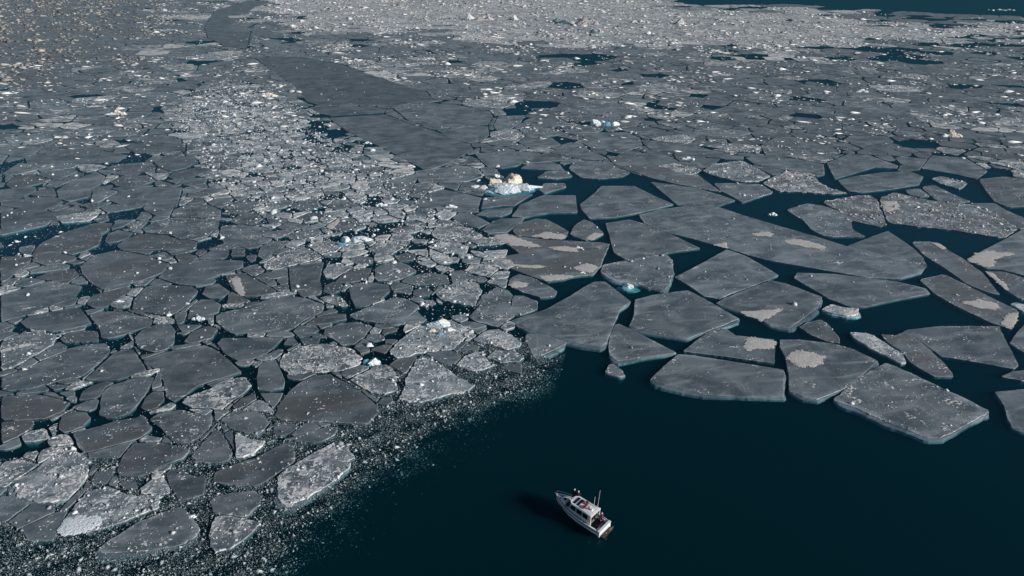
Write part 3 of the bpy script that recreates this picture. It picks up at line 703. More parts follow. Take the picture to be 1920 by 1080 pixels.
def build_floe(wpoly, style, rng, patches=(), seg=None, detail=True, shrink=0.0, tone=1.0):
    c = np.array(wpoly).mean(0)
    if shrink:
        q = np.array(wpoly); rad = float(np.hypot(*(q - c).T).mean())
        wpoly = [tuple(p) for p in q + (c - q) * min(0.12, shrink * 1.2 / rad)]
    dist = float(np.hypot(c[0], c[1]))
    size = math.sqrt(abs(area2(wpoly)) / 2)
    seg = seg or max(0.45, dist * 0.0045)
    jag = {'g': 0.05, 'd': 0.12, 'b': 0.10, 'r': 0.25, 'w': 0.15}[style[0]]
    out = rough_outline(wpoly, seg, min(jag, 0.03 * size), rng, 0.03 if style[0] == 'g' else 0.09)
    fb = rng.uniform(0.03, 0.06) + {'g': 0, 'd': 0.02, 'b': 0.03, 'r': 0.09, 'w': 0.20}[style[0]]
    ledge = (1.0 if 'e' in style else -0.10) * min(1.0, size / 6)
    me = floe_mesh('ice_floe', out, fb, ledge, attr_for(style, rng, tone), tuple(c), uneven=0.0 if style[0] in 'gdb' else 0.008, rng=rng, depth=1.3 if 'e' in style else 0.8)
    ob = link('ice_floe', me, None, [ICE])
    ob.location = (c[0], c[1], 0)
    for pw in patches:
        pc = np.array(pw)
        po = rough_outline(pw, max(0.16, seg * 0.35), 0.065 * math.sqrt(abs(area2(pw)) / 2), rng, 0.12)
        n = len(po)
        r1 = np.array(po); pc = r1.mean(0)
        r0 = r1 + (pc - r1) * 0.35; r2 = r1 + (r1 - pc) * 0.14
        V = np.concatenate([np.column_stack([r0 - c, np.full(n, fb + 0.10)]), np.column_stack([r1 - c, np.full(n, fb + 0.06)]), np.column_stack([r2 - c, np.full(n, fb + 0.006)])])
        fs = [tuple(range(n))] + [(k * n + i, k * n + n + i, k * n + n + (i + 1) % n, k * n + (i + 1) % n) for k in (0, 1) for i in range(n)]
        pm = bpy.data.meshes.new('snow_patch'); pm.from_pydata(V.tolist(), [], fs)
        pm.attributes.new('cover', 'FLOAT', 'POINT').data.foreach_set('value', np.repeat([1.15, 0.62, 0.0], n).astype(np.float32))
        link('snow_patch', pm, ob, [BERG if 'w' in style else PATCH])
    if detail:
        area = abs(area2(wpoly)) / 2
        dens = {'g': 0.12, 'd': 1.1, 'b': 0.6, 'r': 4.0, 'w': 1.5}[style[0]]
        if 'w' in style[1:]: dens *= 1.7
        near = min(1.0, (75.0 / dist) ** 1.7)
        n = int(min(2200, area * dens * near))
        if n > 2:
            inner = [tuple(q) for q in np.array(out) + (np.array(out).mean(0) - np.array(out)) * 0.05]
            X, Y = sample_in(inner, n, rng, 0.45 if style[0] == 'r' else 0.9)
            if style[0] != 'g':                          # broken bits along the edges
                ne = max(2, len(X) // 3); oo = np.array(out); pk = rng.integers(0, len(oo), ne)
                if rng.random() < 0.8: pk = (pk * 0.5 + rng.integers(0, len(oo))).astype(int) % len(oo)
                e = oo[pk] + (np.array(out).mean(0) - oo[pk]) * (rng.random((ne, 1)) ** 2 * 0.16 + 0.01)
                X, Y = np.concatenate([X, e[:, 0]]), np.concatenate([Y, e[:, 1]])
            if len(X):
                S = rng.lognormal(0, 0.8, len(X)) * 0.045 * max(1.0, dist / 100)
                S = np.clip(S, 0.035, 0.55)
                cm = crumbs_mesh('ice_crumbs', X - c[0], Y - c[1], np.full(len(X), fb), S, S * rng.uniform(0.35, 1.1, len(X)), rng)
                cr = link('ice_crumbs', cm, ob, [SNOW]); cr['kind'] = 'stuff'
    return ob

NOFILL = [(-400,1400),(-400,1000),(-50,960),(60,950),(150,985),(280,930),(400,880),(500,835),(600,800),(690,740),(740,690),(860,660),(960,640),(985,600),(950,540),(925,480),(925,440),(885,400),(860,372),(900,325),(1010,310),(1120,325),(1300,322),(1500,316),(1990,330),(1990,1400)]
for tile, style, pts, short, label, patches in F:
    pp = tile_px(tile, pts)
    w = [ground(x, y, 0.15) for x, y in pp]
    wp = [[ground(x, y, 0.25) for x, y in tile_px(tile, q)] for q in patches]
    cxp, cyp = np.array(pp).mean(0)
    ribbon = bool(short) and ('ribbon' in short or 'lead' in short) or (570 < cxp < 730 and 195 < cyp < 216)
    ob = build_floe(w, style, RNG, wp, shrink=0.13 if cxp < 960 and cyp > 340 else 0.09, tone=0.74 if ribbon else 0.82 if cxp < 720 else 1.0)  # left floes toned down: vignette darkening put into the ice colour
    tag(ob, None, 'ice floe', 'ice floes drifting around the boat')
    ALL_PX.append(ccw(w))
    if ribbon: RIBBONS.append(w)
    ctr = tuple(np.array(pp).mean(0))
    if short: LAND.append((ctr, short))
    if label: ob['label'] = label
    else: PENDING.append((ob, ctr, px_area(pp), style))

# ------------------------------------------------------------------ the pack around the traced floes
TOPWATER = [(1245,5),(1300,13),(1480,11),(1620,20),(1780,30),(2000,36),(2900,70),(2900,-136),(1250,-136)]
BRASH = [(320,200),(410,150),(500,165),(560,195),(640,240),(730,300),(790,350),(830,400),(925,440),(950,560),(880,640),(700,560),(560,470),(430,400),(380,300),(330,250)]
RUB_L = [(-400,-100),(230,-100),(240,0),(270,60),(200,110),(60,150),(-400,210)]
RUB_C = [(500,-120),(1240,-120),(1290,10),(1420,20),(1560,28),(1700,42),(1930,50),(2300,60),(2300,75),(1900,66),(1600,72),(1540,96),(1430,104),(1280,92),(1050,85),(900,78),(800,62),(700,60),(560,50),(480,30)]
RUB_C2 = [(600,100),(700,90),(780,110),(880,118),(860,135),(760,150),(700,140),(620,118)]

def zone(px, py):
    """vectorised: spacing of floes in metres at a pixel, 0 = open water"""
    s = np.full(px.shape, 7.0)
    s[py < 330] = 6.5
    s[py < 215] = 8.5
    s[py < 110] = 11.0
    s[py < 0] = 18.0
    left = (py >= 330)
    s[left] = 3.6
    s[(py >= 300) & (px < 330) & (py < 480)] = 5.5
    s[py > 560] = 2.6
    br = pip(BRASH, px, py)
    wob = np.sin(px * 0.03 + py * 0.05) + np.sin(px * 0.05 - py * 0.08 + 1) + np.sin(px * 0.11 + py * 0.02)
    s[br] = 4.2
    s[br & (wob > -0.6)] = 3.1
    s[br & (wob > 0.7)] = 2.3
    s[pip(RUB_L, px, py) | pip(RUB_C, px, py)] = 8.5
    nf = pip(NOFILL, px, py)
    s[nf] = 0
    s[(px >= 1990) & (py > 330)] = 12.0
    s[(px >= 1990) & (py > 800)] = 0
    s[pip(TOPWATER, px, py)] = 0
    return s

SPACINGS = [2.3, 2.6, 3.1, 3.6, 4.2, 5.5, 6.5, 7.0, 8.5, 11.0, 12.0, 18.0]
seeds = []
cell = {}
def near_ok(x, y, s):
    g = 4.0
    i0, j0 = int(math.floor(x / g)), int(math.floor(y / g))
    k = int(math.ceil(s * 0.72 / g))
    for i in range(i0 - k, i0 + k + 1):
        for j in range(j0 - k, j0 + k + 1):
            for (a, b) in cell.get((i, j), ()):
                if (a - x) ** 2 + (b - y) ** 2 < (s * 0.72) ** 2: return False
    cell.setdefault((i0, j0), []).append((x, y))
    return True
RR = np.random.default_rng(21)
RANGES = {2.6: (28, 175), 2.3: (80, 330), 3.1: (80, 330), 4.2: (80, 330), 3.6: (75, 175), 5.5: (110, 190), 6.5: (150, 270), 7.0: (100, 200), 8.5: (200, 800), 11.0: (330, 800), 12.0: (50, 190), 18.0: (560, 1300)}
inside_any = [(np.array(p).min(0), np.array(p).max(0), p) for p in ALL_PX]
for s in SPACINGS:
    y0, y1 = RANGES[s]
    # split the range so that the frame's width follows the distance
    ys = np.linspace(y0, y1, 9)
    for a, b in zip(ys[:-1], ys[1:]):
        half = (b * 0.80 + 45) * 1.18
        xl = -half
        n = int((b - a) * 2 * half / (s * s) * 3.2)
        X = RR.uniform(-half, half, n); Y = RR.uniform(a, b, n)
        px, py = project(X, Y)
        ok = (np.abs(zone(px, py) - s) < 1e-6) & (px > -320) & (px < 2240) & (py < 1230)
        X, Y = X[ok], Y[ok]
        blocked = np.zeros(len(X), bool)
        for lo, hi, p in inside_any:
            m = (X > lo[0]) & (X < hi[0]) & (Y > lo[1]) & (Y < hi[1])
            if m.any():
                idx = np.nonzero(m)[0]
                blocked[idx] |= pip(p, X[idx], Y[idx])
        for x, y in zip(X[~blocked], Y[~blocked]):
            if near_ok(x, y, s): seeds.append((x, y, s, RR.random()))

kd = kdtree.KDTree(len(seeds))
ANI = 1.3
for i, q in enumerate(seeds): kd.insert((q[0] / ANI, q[1], 0), i)
kd.balance()

def clip(poly, nx, ny, c):
    """keep nx*x+ny*y <= c"""
    out = []
    n = len(poly)
    for i in range(n):
        ax, ay = poly[i]; bx, by = poly[(i + 1) % n]
        da, db = nx * ax + ny * ay - c, nx * bx + ny * by - c
        if da <= 0: out.append((ax, ay))
        if (da < 0 < db) or (db < 0 < da):
            t = da / (da - db)
            out.append((ax + (bx - ax) * t, ay + (by - ay) * t))
    return out

# grid of traced floes for quick lookup
tg = {}
for k, (lo, hi, p) in enumerate(inside_any):
    for i in range(int(lo[0] // 20) - 1, int(hi[0] // 20) + 2):
        for j in range(int(lo[1] // 20) - 1, int(hi[1] // 20) + 2):
            tg.setdefault((i, j), []).append(k)

cells = []
for (x, y, s, u) in seeds:
    rad = s * 1.5
    k0 = RR.random() * 6.28
    xs = x / ANI
    poly = [(xs + rad * math.cos(k0 + q * 0.7854), y + rad * math.sin(k0 + q * 0.7854)) for q in range(8)]
    wi = (u * u * 0.95 * s) ** 2
    far = y > 245
    brashy = s in (2.3, 3.1, 4.2)
    gap = (0.045 + 0.05 * RR.random()) * s if brashy else (-0.004 + 0.012 * RR.random()) * s if RR.random() < (0.75 if far else 0.4 if y > 185 else 0.0) else (0.02 + 0.05 * RR.random()) * s
    for co, idx, d in kd.find_n((xs, y, 0), 16):
        if d < 1e-6: continue
        bx, by, bs, bu = seeds[idx]
        bx /= ANI
        wj = (bu * bu * 0.95 * bs) ** 2
        nx, ny = (bx - xs) / d, (by - y) / d
        off = (d * d + wi - wj) / (2 * d)
        poly = clip(poly, nx, ny, nx * xs + ny * y + off - gap)
        if len(poly) < 3: break
    if len(poly) < 3: continue
    poly = [(px * ANI, py) for px, py in poly]
    for k in tg.get((int(x // 20), int(y // 20)), ()):
        lo, hi, p = inside_any[k]
        pa = np.array(poly)
        if pa[:, 0].max() < lo[0] or pa[:, 0].min() > hi[0] or pa[:, 1].max() < lo[1] or pa[:, 1].min() > hi[1]: continue
        best, bn = -1e9, None
        n = len(p)
        for i in range(n):
            x1, y1 = p[i]; x2, y2 = p[(i + 1) % n]
            ex, ey = x2 - x1, y2 - y1
            L = math.hypot(ex, ey)
            if L < 1e-6: continue
            nx, ny = ey / L, -ex / L                     # outward for ccw
            sd = (x - x1) * nx + (y - y1) * ny
            t = ((x - x1) * ex + (y - y1) * ey) / (L * L)
            if -0.6 < t < 1.6 and sd > best: best, bn = sd, (nx, ny, nx * x1 + ny * y1)
        if bn and best > 0:
            g2 = 0.12 + 0.03 * s
            poly = clip(poly, -bn[0], -bn[1], -(bn[2] + g2))
            if len(poly) < 3: break
    if len(poly) < 3 or abs(area2(poly)) < 0.05 * s * s: continue
    cells.append((poly, s, x, y))

# style of each filled floe
CX = np.array([c[2] for c in cells]); CY = np.array([c[3] for c in cells])
CPX, CPY = project(CX, CY)
in_brash = pip(BRASH, CPX + RR.normal(size=len(CX)) * 45, CPY + RR.normal(size=len(CX)) * 16)
JX = CPX + 70 * np.sin(CX * 0.05 + CY * 0.09) + RR.normal(size=len(CX)) * 35
JY = CPY + 9 * np.sin(CX * 0.03 - CY * 0.02) + 6 * np.sin(CX * 0.11 + 1) + RR.normal(size=len(CX)) * 5
in_rl = pip(RUB_L, JX, JY); in_rc = pip(RUB_C, JX, JY); in_r2 = pip(RUB_C2, JX, JY)
lowf = np.sin(CX * 0.041 + CY * 0.013 + 1.0) + np.sin(CX * 0.017 - CY * 0.052 + 2.0) + np.sin(CX * 0.09 + CY * 0.03)
lowf2 = np.sin(CX * 0.02 + CY * 0.045) + np.sin(CX * 0.035 - CY * 0.03 + 2) + 0.7 * np.sin(CX * 0.011 + CY * 0.09 + 4)
styles = []
keep = []
for i in range(len(cells)):
    u = RR.random()
    if in_rl[i] or in_rc[i]: st = 'R'; kp = 1.0
    elif in_r2[i]: st = 'r' if u < 0.4 else 'd'; kp = 1.0
    elif in_brash[i]: st = 'r' if u < 0.6 else ('d' if u < 0.9 else 'g'); kp = 0.93
    elif CPY[i] > 400: st = 'r' if u < 0.25 else ('d' if u < 0.6 else ('b' if u < 0.75 else 'g')); kp = 0.8
    elif CPY[i] > 150: st = 'g' if u < 0.45 else ('d' if u < 0.75 else ('b' if u < 0.85 else 'r')); kp = 0.96
    else: st = 'g' if u < 0.40 else ('d' if u < 0.75 else ('b' if u < 0.85 else 'r')); kp = 0.975
    if CPX[i] > 1350 and CPY[i] < 115 and not in_rc[i]: kp = 0.72 if CPX[i] < 1600 else 0.62
    if lowf[i] > 2.0 and not (in_rl[i] or in_rc[i]): kp *= 0.6
    styles.append(st); keep.append(RR.random() < kp)
idx = [i for i in range(len(cells)) if keep[i]]
def cell_px_area(i):
    pa = np.array(cells[i][0]); x, y = project(pa[:, 0], pa[:, 1])
    inside = (x > 0) & (x < 1920) & (y > 0) & (y < 1080)
    return px_area(list(zip(x, y))) if inside.any() else 0.0
AR = {i: cell_px_area(i) for i in idx}
order = sorted(idx, key=lambda i: -AR[i])
n_ind = max(0, 300 - len(F))
singles = [i for i in order[:n_ind] if styles[i] != 'R']
single_set = set(singles)
for i in singles:
    ob = build_floe(cells[i][0], styles[i], RR, seg=max(0.4, 0.12 * cells[i][1]))
    tag(ob, None, 'ice floe', 'ice floes drifting around the boat')
    PENDING.append((ob, (CPX[i], CPY[i]), AR[i], styles[i]))

# all the smaller floes: one mass of pack ice
VV, FF, AA = [], [], []
base = 0
for i in idx:
    if i in single_set: continue
    poly, s, x, y = cells[i]
    st = styles[i]
    d = math.hypot(x, y)
    out = rough_outline(poly, s * 0.22 if d < 260 else s * 0.5, 0.045 * s, RR, 0.14)
    n = len(out)
    fb = RR.uniform(0.05, 0.13) + (0.06 if st in 'rR' else 0) if d < 190 else 0.08 + RR.uniform(0, 0.015)
    r2 = np.array(out); cen = r2.mean(0); r0 = r2 + (cen - r2) * 0.2; r1 = r2 + (cen - r2) * 0.03; r3 = r2 + (cen - r2) * 0.06
    V = np.concatenate([np.column_stack([r0, np.full(n, fb)]), np.column_stack([r1, np.full(n, fb)]), np.column_stack([r2, np.full(n, fb * 0.45)]), np.column_stack([r3, np.full(n, -0.35)])])
    VV.append(V)
    FF.append(tuple(range(base, base + n)))
    for k in (0, 1, 2):
        for q in range(n):
            a, b2 = base + k * n + q, base + k * n + (q + 1) % n
            FF.append((a, a + n, b2 + n, b2))
    if st == 'R': at = [0.4, 0.9, 0.95, 0.25 + 0.3 * RR.random()] if in_rl[i] else [0.8, 0.2, 1.35, 0.62 + 0.3 * RR.random()]
    else:
        at = attr_for(st, RR)
        if d > 190 and not in_brash[i]:
            at[3] = np.clip(0.33 - (0.07 if CPX[i] > 1300 else 0) + 0.18 * lowf2[i] + RR.normal() * 0.10 + {'g': -0.08, 'd': 0.06, 'b': 0.06, 'r': 0.2}[st], 0.05, 0.95); at[2] = (0.86 if CPX[i] > 1350 else 0.94) + 0.07 * RR.normal(); at[1] *= 0.6
        if in_brash[i]: at[2] *= RR.uniform(0.85, 1.45) * (0.82 + 0.18 * min(1, max(0, (CPY[i] - 150) / 130))); at[0] = min(0.95, at[0] + 0.12); at[1] *= 0.3; at[3] = RR.uniform(0.2, 0.6)
        elif CPX[i] < 500: at[2] *= 0.92  # same vignette darkening painted into the left pack plates
    A = np.tile(np.array(at, np.float32), (4 * n, 1)); A[n:3 * n, 2] *= RR.uniform(1.1, 1.5) if d < 190 else RR.uniform(0.98, 1.1); A[n:3 * n, 0] += 0.08 if d < 190 else 0.0
    AA.append(A)
    base += 4 * n
me = bpy.data.meshes.new('pack_ice')
me.from_pydata(np.concatenate(VV).tolist(), [], FF)
me.attributes.new('ice', 'FLOAT_COLOR', 'POINT').data.foreach_set('color', np.concatenate(AA).ravel())
pack = link('pack_ice', me, None, [ICE])
tag(pack, 'mass of small broken grey ice plates filling the sea to the distance', 'pack ice', None, 'stuff')

# ------------------------------------------------------------------ slush and crumbs
GR = np.random.default_rng(5)
def scatter_px(poly, n):
    """points spread evenly over the sea inside a pixel polygon"""
    w = [ground(x, y) for x, y in poly]
    return sample_in(w, n, GR)
EDGE = [(330,1200),(470,1085),(560,985),(650,905),(740,840),(860,770),(1000,715),(1040,668),(1000,640)]
EW = np.array([ground(x, y) for x, y in EDGE])
def edge_dist(X, Y):
    """signed distance past the pack's edge, positive towards open water"""
    best = np.full(len(X), 1e9); sg = np.zeros(len(X))
    for a, b in zip(EW[:-1], EW[1:]):
        d = b - a; L2 = d @ d
        t = np.clip(((X - a[0]) * d[0] + (Y - a[1]) * d[1]) / L2, 0, 1)
        qx, qy = X - (a[0] + t * d[0]), Y - (a[1] + t * d[1])
        dd = np.hypot(qx, qy)
        s = (d[0] * qy - d[1] * qx) < 0
        up = dd < best
        best = np.where(up, dd, best); sg = np.where(up, np.where(s, 1, -1), sg)
    return best * sg
APRON = [(-250,1200),(-250,900),(0,860),(250,840),(450,760),(700,700),(860,640),(1000,630),(1060,660),(1040,740),(960,800),(820,920),(720,1020),(640,1200)]
xs_, ys_, ss_, zs_ = [], [], [], []
for cnt, siz, sig, dep in ((430000, 0.030, 0.5, 0.16), (34000, 0.075, 0.7, 0.07)):
    X, Y = scatter_px(APRON, cnt)
    ed = edge_dist(X, Y)
    nz = np.sin(X * 0.5 + Y * 0.3) * 0.8 + np.sin(X * 0.23 - Y * 0.6 + 1) * 0.9 + 0.5 * np.sin(X * 1.1 + Y * 1.4)
    p = 1 / (1 + np.exp((ed - 1.7 - 1.2 * nz) / (1.2 if siz < 0.05 else 0.8)))
    p *= np.clip(0.66 + 0.24 * np.sin(X * 1.3 + np.sin(Y * 0.9) * 2) + 0.25 * np.sin(Y * 1.7 - X * 0.6), 0.15, 1)
    k = GR.random(len(X)) < p
    X, Y, ed = X[k], Y[k], ed[k]
    S = np.clip(GR.lognormal(0, sig, len(X)) * siz, 0.015, 0.45)
    xs_.append(X); ys_.append(Y); ss_.append(S); zs_.append(-np.abs(GR.normal(size=len(X))) * dep + 0.005 - np.clip(ed, 0, 4) * 0.08)
X, Y, S, Z = (np.concatenate(q) for q in (xs_, ys_, ss_, zs_))
me = crumbs_mesh('slush_ice', X, Y, Z, S, S * 0.7, GR, 'tet')
tag(link('slush_ice', me, None, [SLUSH]), 'apron of slush and ice crumbs fading into the dark open water', 'slush', None, 'stuff')

X, Y = scatter_px([(-250,900),(-250,330),(330,260),(300,170),(440,120),(560,230),(760,330),(930,450),(960,600),(1000,660),(700,720),(400,880)], 42000)
px_, py_ = project(X, Y)
S = np.clip(GR.lognormal(0, 0.6, len(X)) * 0.085, 0.03, 0.5) * np.clip(np.hypot(X, Y) / 110, 0.8, 1.7)
inb = pip(BRASH, px_ + GR.normal(size=len(X)) * 20, py_ + GR.normal(size=len(X)) * 9)
k = (GR.random(len(X)) < 0.5) | inb
S = np.where(inb, S, np.minimum(S, 0.09))
X, Y, S = X[k], Y[k], S[k]
me = crumbs_mesh('brash_ice', X, Y, np.where((GR.random(len(X)) < 0.5) & pip(BRASH, *project(X, Y)) & (np.sin(X * 0.9 + Y * 0.4) + np.sin(X * 0.3 - Y * 0.8) + np.sin(X * 1.7 + Y) > 0.1), GR.uniform(0.02, 0.12, len(X)), GR.uniform(-0.08, -0.01, len(X))), S, S * 0.6, GR)
tag(link('brash_ice', me, None, [SNOW]), 'white brash crumbs strewn over and between the left floes', 'brash ice', None, 'stuff')

X, Y = scatter_px([(-200,700),(-200,380),(200,300),(400,170),(560,190),(700,270),(800,330),(900,300),(1100,200),(1250,240),(1000,330),(930,450),(1000,640),(860,700),(600,640)], 3000)
cl_ = np.sin(X * 0.21 + Y * 0.13) + np.sin(X * 0.11 - Y * 0.23 + 1) + np.sin(X * 0.5 + Y * 0.41)
px_, py_ = project(X, Y)
k = (GR.random(len(X)) < np.clip(-0.05 + 0.24 * cl_, 0.0, 0.6)) | (pip(BRASH, px_, py_) & (GR.random(len(X)) < 0.45))
X, Y = X[k], Y[k]
S = np.clip(GR.lognormal(0, 0.5, len(X)) * 0.26, 0.12, 0.9)
tag(link('brash_chunks', crumbs_mesh('brash_chunks', X, Y, GR.uniform(-0.02, 0.10, len(X)), S, S * GR.uniform(0.4, 1.0, len(X)), GR, 'hex'), None, [BERG]),
    'bright angular ice chunks scattered through the brash and round the centre iceberg', 'brash ice', None, 'stuff')

def rubble(name, polys, dens, size, mat, label, cat, spread=1.0, flat=1.0, zone_polys=None, stretch=1.0):
    xs, ys = [], []
    for p in polys:
        X, Y = scatter_px(p, int(dens * abs(area2([ground(*q) for q in p])) / 2)); xs.append(X); ys.append(Y)
    X, Y = np.concatenate(xs), np.concatenate(ys)
    px, py = project(X, Y)
    k = ~pip(TOPWATER, px, py)
    if zone_polys:
        jx = px + 70 * np.sin(X * 0.05 + Y * 0.09) + GR.normal(size=len(X)) * 45
        jy = py + 9 * np.sin(X * 0.03 - Y * 0.02) + 6 * np.sin(X * 0.11 + 1) + GR.normal(size=len(X)) * 6
        m = np.zeros(len(X), bool)
        for zp in zone_polys: m |= pip(zp, jx, jy)
        k &= m
    nz = np.sin(X * 0.12 + Y * 0.05) + np.sin(X * 0.05 - Y * 0.11 + 2) + np.sin(X * 0.31 + Y * 0.21)
    k &= GR.random(len(X)) < np.clip(0.30 + 0.45 * nz, 0.03, 1) * spread + (1 - spread)
    for rp in RIBBONS: k &= ~pip(rp, X, Y)
    X, Y = X[k], Y[k]
    d = np.hypot(X, Y)
    S = np.clip(GR.lognormal(0, 0.75, len(X)) * size, 0.10, 2.4)
    me = crumbs_mesh(name, X, Y, np.full(len(X), 0.10), S, flat * S * GR.uniform(0.4, 0.9, len(X)), GR, 'oct', stretch)
    tag(link(name, me, None, [mat]), label, cat, None, 'stuff')
cl = lambda p: [(min(max(x, -330), 2250), max(y, -70)) for x, y in p]
GROW_C = [(380,-70),(1330,-70),(1420,5),(1600,12),(1800,28),(2200,36),(2200,90),(1900,95),(1650,105),(1450,135),(1050,115),(800,100),(600,90),(420,60)]
GROW_L = [(-330,-70),(330,-70),(370,60),(300,140),(60,190),(-330,240)]
GROW_2 = [(520,80),(980,80),(980,170),(520,150)]
RUBBLE_D = make_snow('dim_rubble', (0.10, 0.10, 0.09), (0.42, 0.41, 0.37), 0.6)
rubble('ice_rubble', [GROW_C, GROW_2], 0.20, 0.34, RUBBLE, 'pale field of broken ice rubble along the top centre', 'ice rubble', 0.9, 0.7, [RUB_C, RUB_C2], 1.4)
rubble('ice_rubble', [GROW_L], 0.20, 0.40, RUBBLE_D, 'dim beige field of broken ice rubble in the top left corner', 'ice rubble', 0.8, 0.8, [RUB_L], 1.3)
SCRAP = make_snow('snow_scrap', (0.42, 0.43, 0.43), (0.82, 0.81, 0.79), 0.6)
rubble('snow_scraps', [[(-300,330),(-300,120),(240,110),(480,100),(640,200),(560,230),(330,290)],
                       [(640,200),(560,110),(700,60),(1300,80),(1900,40),(2200,60),(2200,320),(1900,300),(1300,290),(1000,280),(850,180)],
                       [(250,60),(300,-60),(500,-60),(560,40),(600,100),(480,100)]], 0.11, 0.40, SCRAP,
       'white snow scraps strewn over the distant flat ice', 'snow', 1.0, 0.35, None, 1.5)

# ------------------------------------------------------------------ glacier ice
from mathutils import noise as mnoise
def lump_mesh(name, c, r, seed, cuts=4, rough=0.22, sub=3, taper=0.0):
    """an angular lump of ice: displaced ball cut by random planes"""
    bm = bmesh.new()
    bmesh.ops.create_icosphere(bm, subdivisions=sub, radius=1.0)
    rg = random.Random(seed)
    planes = []
    for _ in range(cuts):
        v = Vector((rg.gauss(0, 1), rg.gauss(0, 1), abs(rg.gauss(0, 0.7)))).normalized()
        planes.append((v, rg.uniform(0.55, 0.85)))
    off = Vector((rg.random() * 50, rg.random() * 50, rg.random() * 50))
    for v in bm.verts:
        p = v.co.copy()
        p *= 1 + rough * mnoise.fractal(p * 1.6 + off, 0.8, 2.0, 4)
        for nv, d in planes:
            e = p.dot(nv) - d
            if e > 0: p -= nv * e * 0.9
        p += Vector(mnoise.noise_vector(p * 4 + off)) * 0.10
        if taper: q = 1 - taper * max(0.0, min(1.0, p.z + 0.2)); p.x *= q; p.y *= q
        v.co = Vector((p.x * r[0] + c[0], p.y * r[1] + c[1], p.z * r[2] + c[2]))
    me = bpy.data.meshes.new(name)
    bm.to_mesh(me); bm.free()
    return me

def px_scale(px, py):
    a, b = ground(px - 5, py), ground(px + 5, py)
    return (b[0] - a[0]) / 10.0

SHADE = make_snow('shaded_blue_ice', (0.05, 0.09, 0.11), (0.16, 0.22, 0.25), 0.5)  # far bergs' bluish ice, with the dark of shaded sides put into its colour
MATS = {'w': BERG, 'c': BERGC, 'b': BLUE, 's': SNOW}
def berg(name, label, cat, px, py, lumps, foot=None, group=None, z=0.0):
    """lumps: (dx px, dy px, half width px, depth/width, height in widths, material)"""
    o = ground(px, py)
    k = px_scale(px, py)
    root = empty(name, (o[0], o[1], 0))
    tag(root, label, cat, group)
    for q, (dx, dy, hw, dep, hh, m) in enumerate(lumps):
        g = ground(px + dx, py + dy)
        w = hw * k
        me = lump_mesh('ice_mass', (g[0] - o[0], g[1] - o[1], z + w * hh * 0.25), (w, w * dep, w * hh), int(px * 7 + py * 13 + q), 7 if py > 75 else 4, 0.6, 4 if hw > 13 else 3, taper=0.6 if py < 70 else 0.2)
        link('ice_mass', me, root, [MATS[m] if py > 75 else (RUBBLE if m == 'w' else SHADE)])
    if foot:
        fw, fd = foot[0] * k, foot[1]
        me = lump_mesh('submerged_foot', (0, 0, -0.55), (fw, fw * fd, 0.45), int(px + py), 3, 0.2)
        link('submerged_foot', me, root, [FOOT])
    return root

G1 = 'white lumps of glacier ice among the floes'
berg('iceberg', 'cream and white iceberg with turquoise foot at the centre of the picture', 'iceberg', 950, 352,
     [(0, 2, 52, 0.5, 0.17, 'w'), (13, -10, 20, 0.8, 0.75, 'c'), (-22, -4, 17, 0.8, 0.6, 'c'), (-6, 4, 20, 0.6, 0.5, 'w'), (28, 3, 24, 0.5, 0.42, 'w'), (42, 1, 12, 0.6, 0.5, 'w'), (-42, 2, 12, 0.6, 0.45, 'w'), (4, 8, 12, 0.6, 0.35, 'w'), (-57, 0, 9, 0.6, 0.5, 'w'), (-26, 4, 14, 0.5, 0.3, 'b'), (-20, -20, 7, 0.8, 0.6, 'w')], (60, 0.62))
berg('iceberg', 'low white and blue iceberg far above the centre iceberg', 'iceberg', 1132, 235,
     [(-14, -1, 14, 0.6, 0.6, 'w'), (4, 0, 12, 0.6, 0.4, 'b'), (20, 0, 10, 0.6, 0.65, 'w'), (-2, -3, 8, 0.7, 0.7, 'w')], (30, 0.6))
berg('iceberg', 'white and green ice lumps wedged in the brash above the square grey floe', 'iceberg', 662, 452,
     [(-12, -1, 10, 0.8, 0.75, 'w'), (10, -2, 22, 0.45, 0.35, 'w'), (-18, 8, 12, 0.6, 0.3, 'b'), (26, 0, 9, 0.6, 0.5, 'w')], (30, 0.6))
berg('ice_lump', 'lump of white, cream and blue ice lying on a snowy floe', 'ice lump', 824, 618,
     [(0, -6, 22, 0.6, 0.5, 'w'), (8, -10, 12, 0.8, 0.8, 'c'), (-20, -6, 11, 0.6, 0.4, 'b'), (-14, 4, 9, 0.6, 0.4, 'c'), (2, 10, 7, 0.7, 0.4, 'b'), (18, 2, 12, 0.6, 0.4, 'w')], None, None, 0.12)
berg('ice_block', 'small white ice block with dark blue left side beside the crusty floe', 'ice block', 697, 680,
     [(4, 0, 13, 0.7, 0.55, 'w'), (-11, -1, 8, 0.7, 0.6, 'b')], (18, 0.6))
berg('ice_block', 'small white ice block on a turquoise foot beside the dart-shaped floe', 'ice block', 1178, 538,
     [(0, 0, 10, 0.7, 0.6, 'w'), (-9, 2, 7, 0.7, 0.3, 'b')], (24, 0.6))
berg('iceberg', 'pointed white iceberg with dark left face in the rubble field at the top', 'iceberg', 1096, 47,
     [(0, 0, 16, 0.8, 0.8, 'w'), (-14, 0, 9, 0.8, 0.7, 'w'), (20, -1, 6, 0.8, 0.9, 'w')])
berg('iceberg', 'dark shaded iceberg ridge left of the pointed white iceberg', 'iceberg', 1052, 43,
     [(-8, 0, 8, 0.7, 1.1, 'b'), (6, 1, 14, 0.5, 0.35, 'b'), (20, 1, 8, 0.5, 0.4, 'w')])
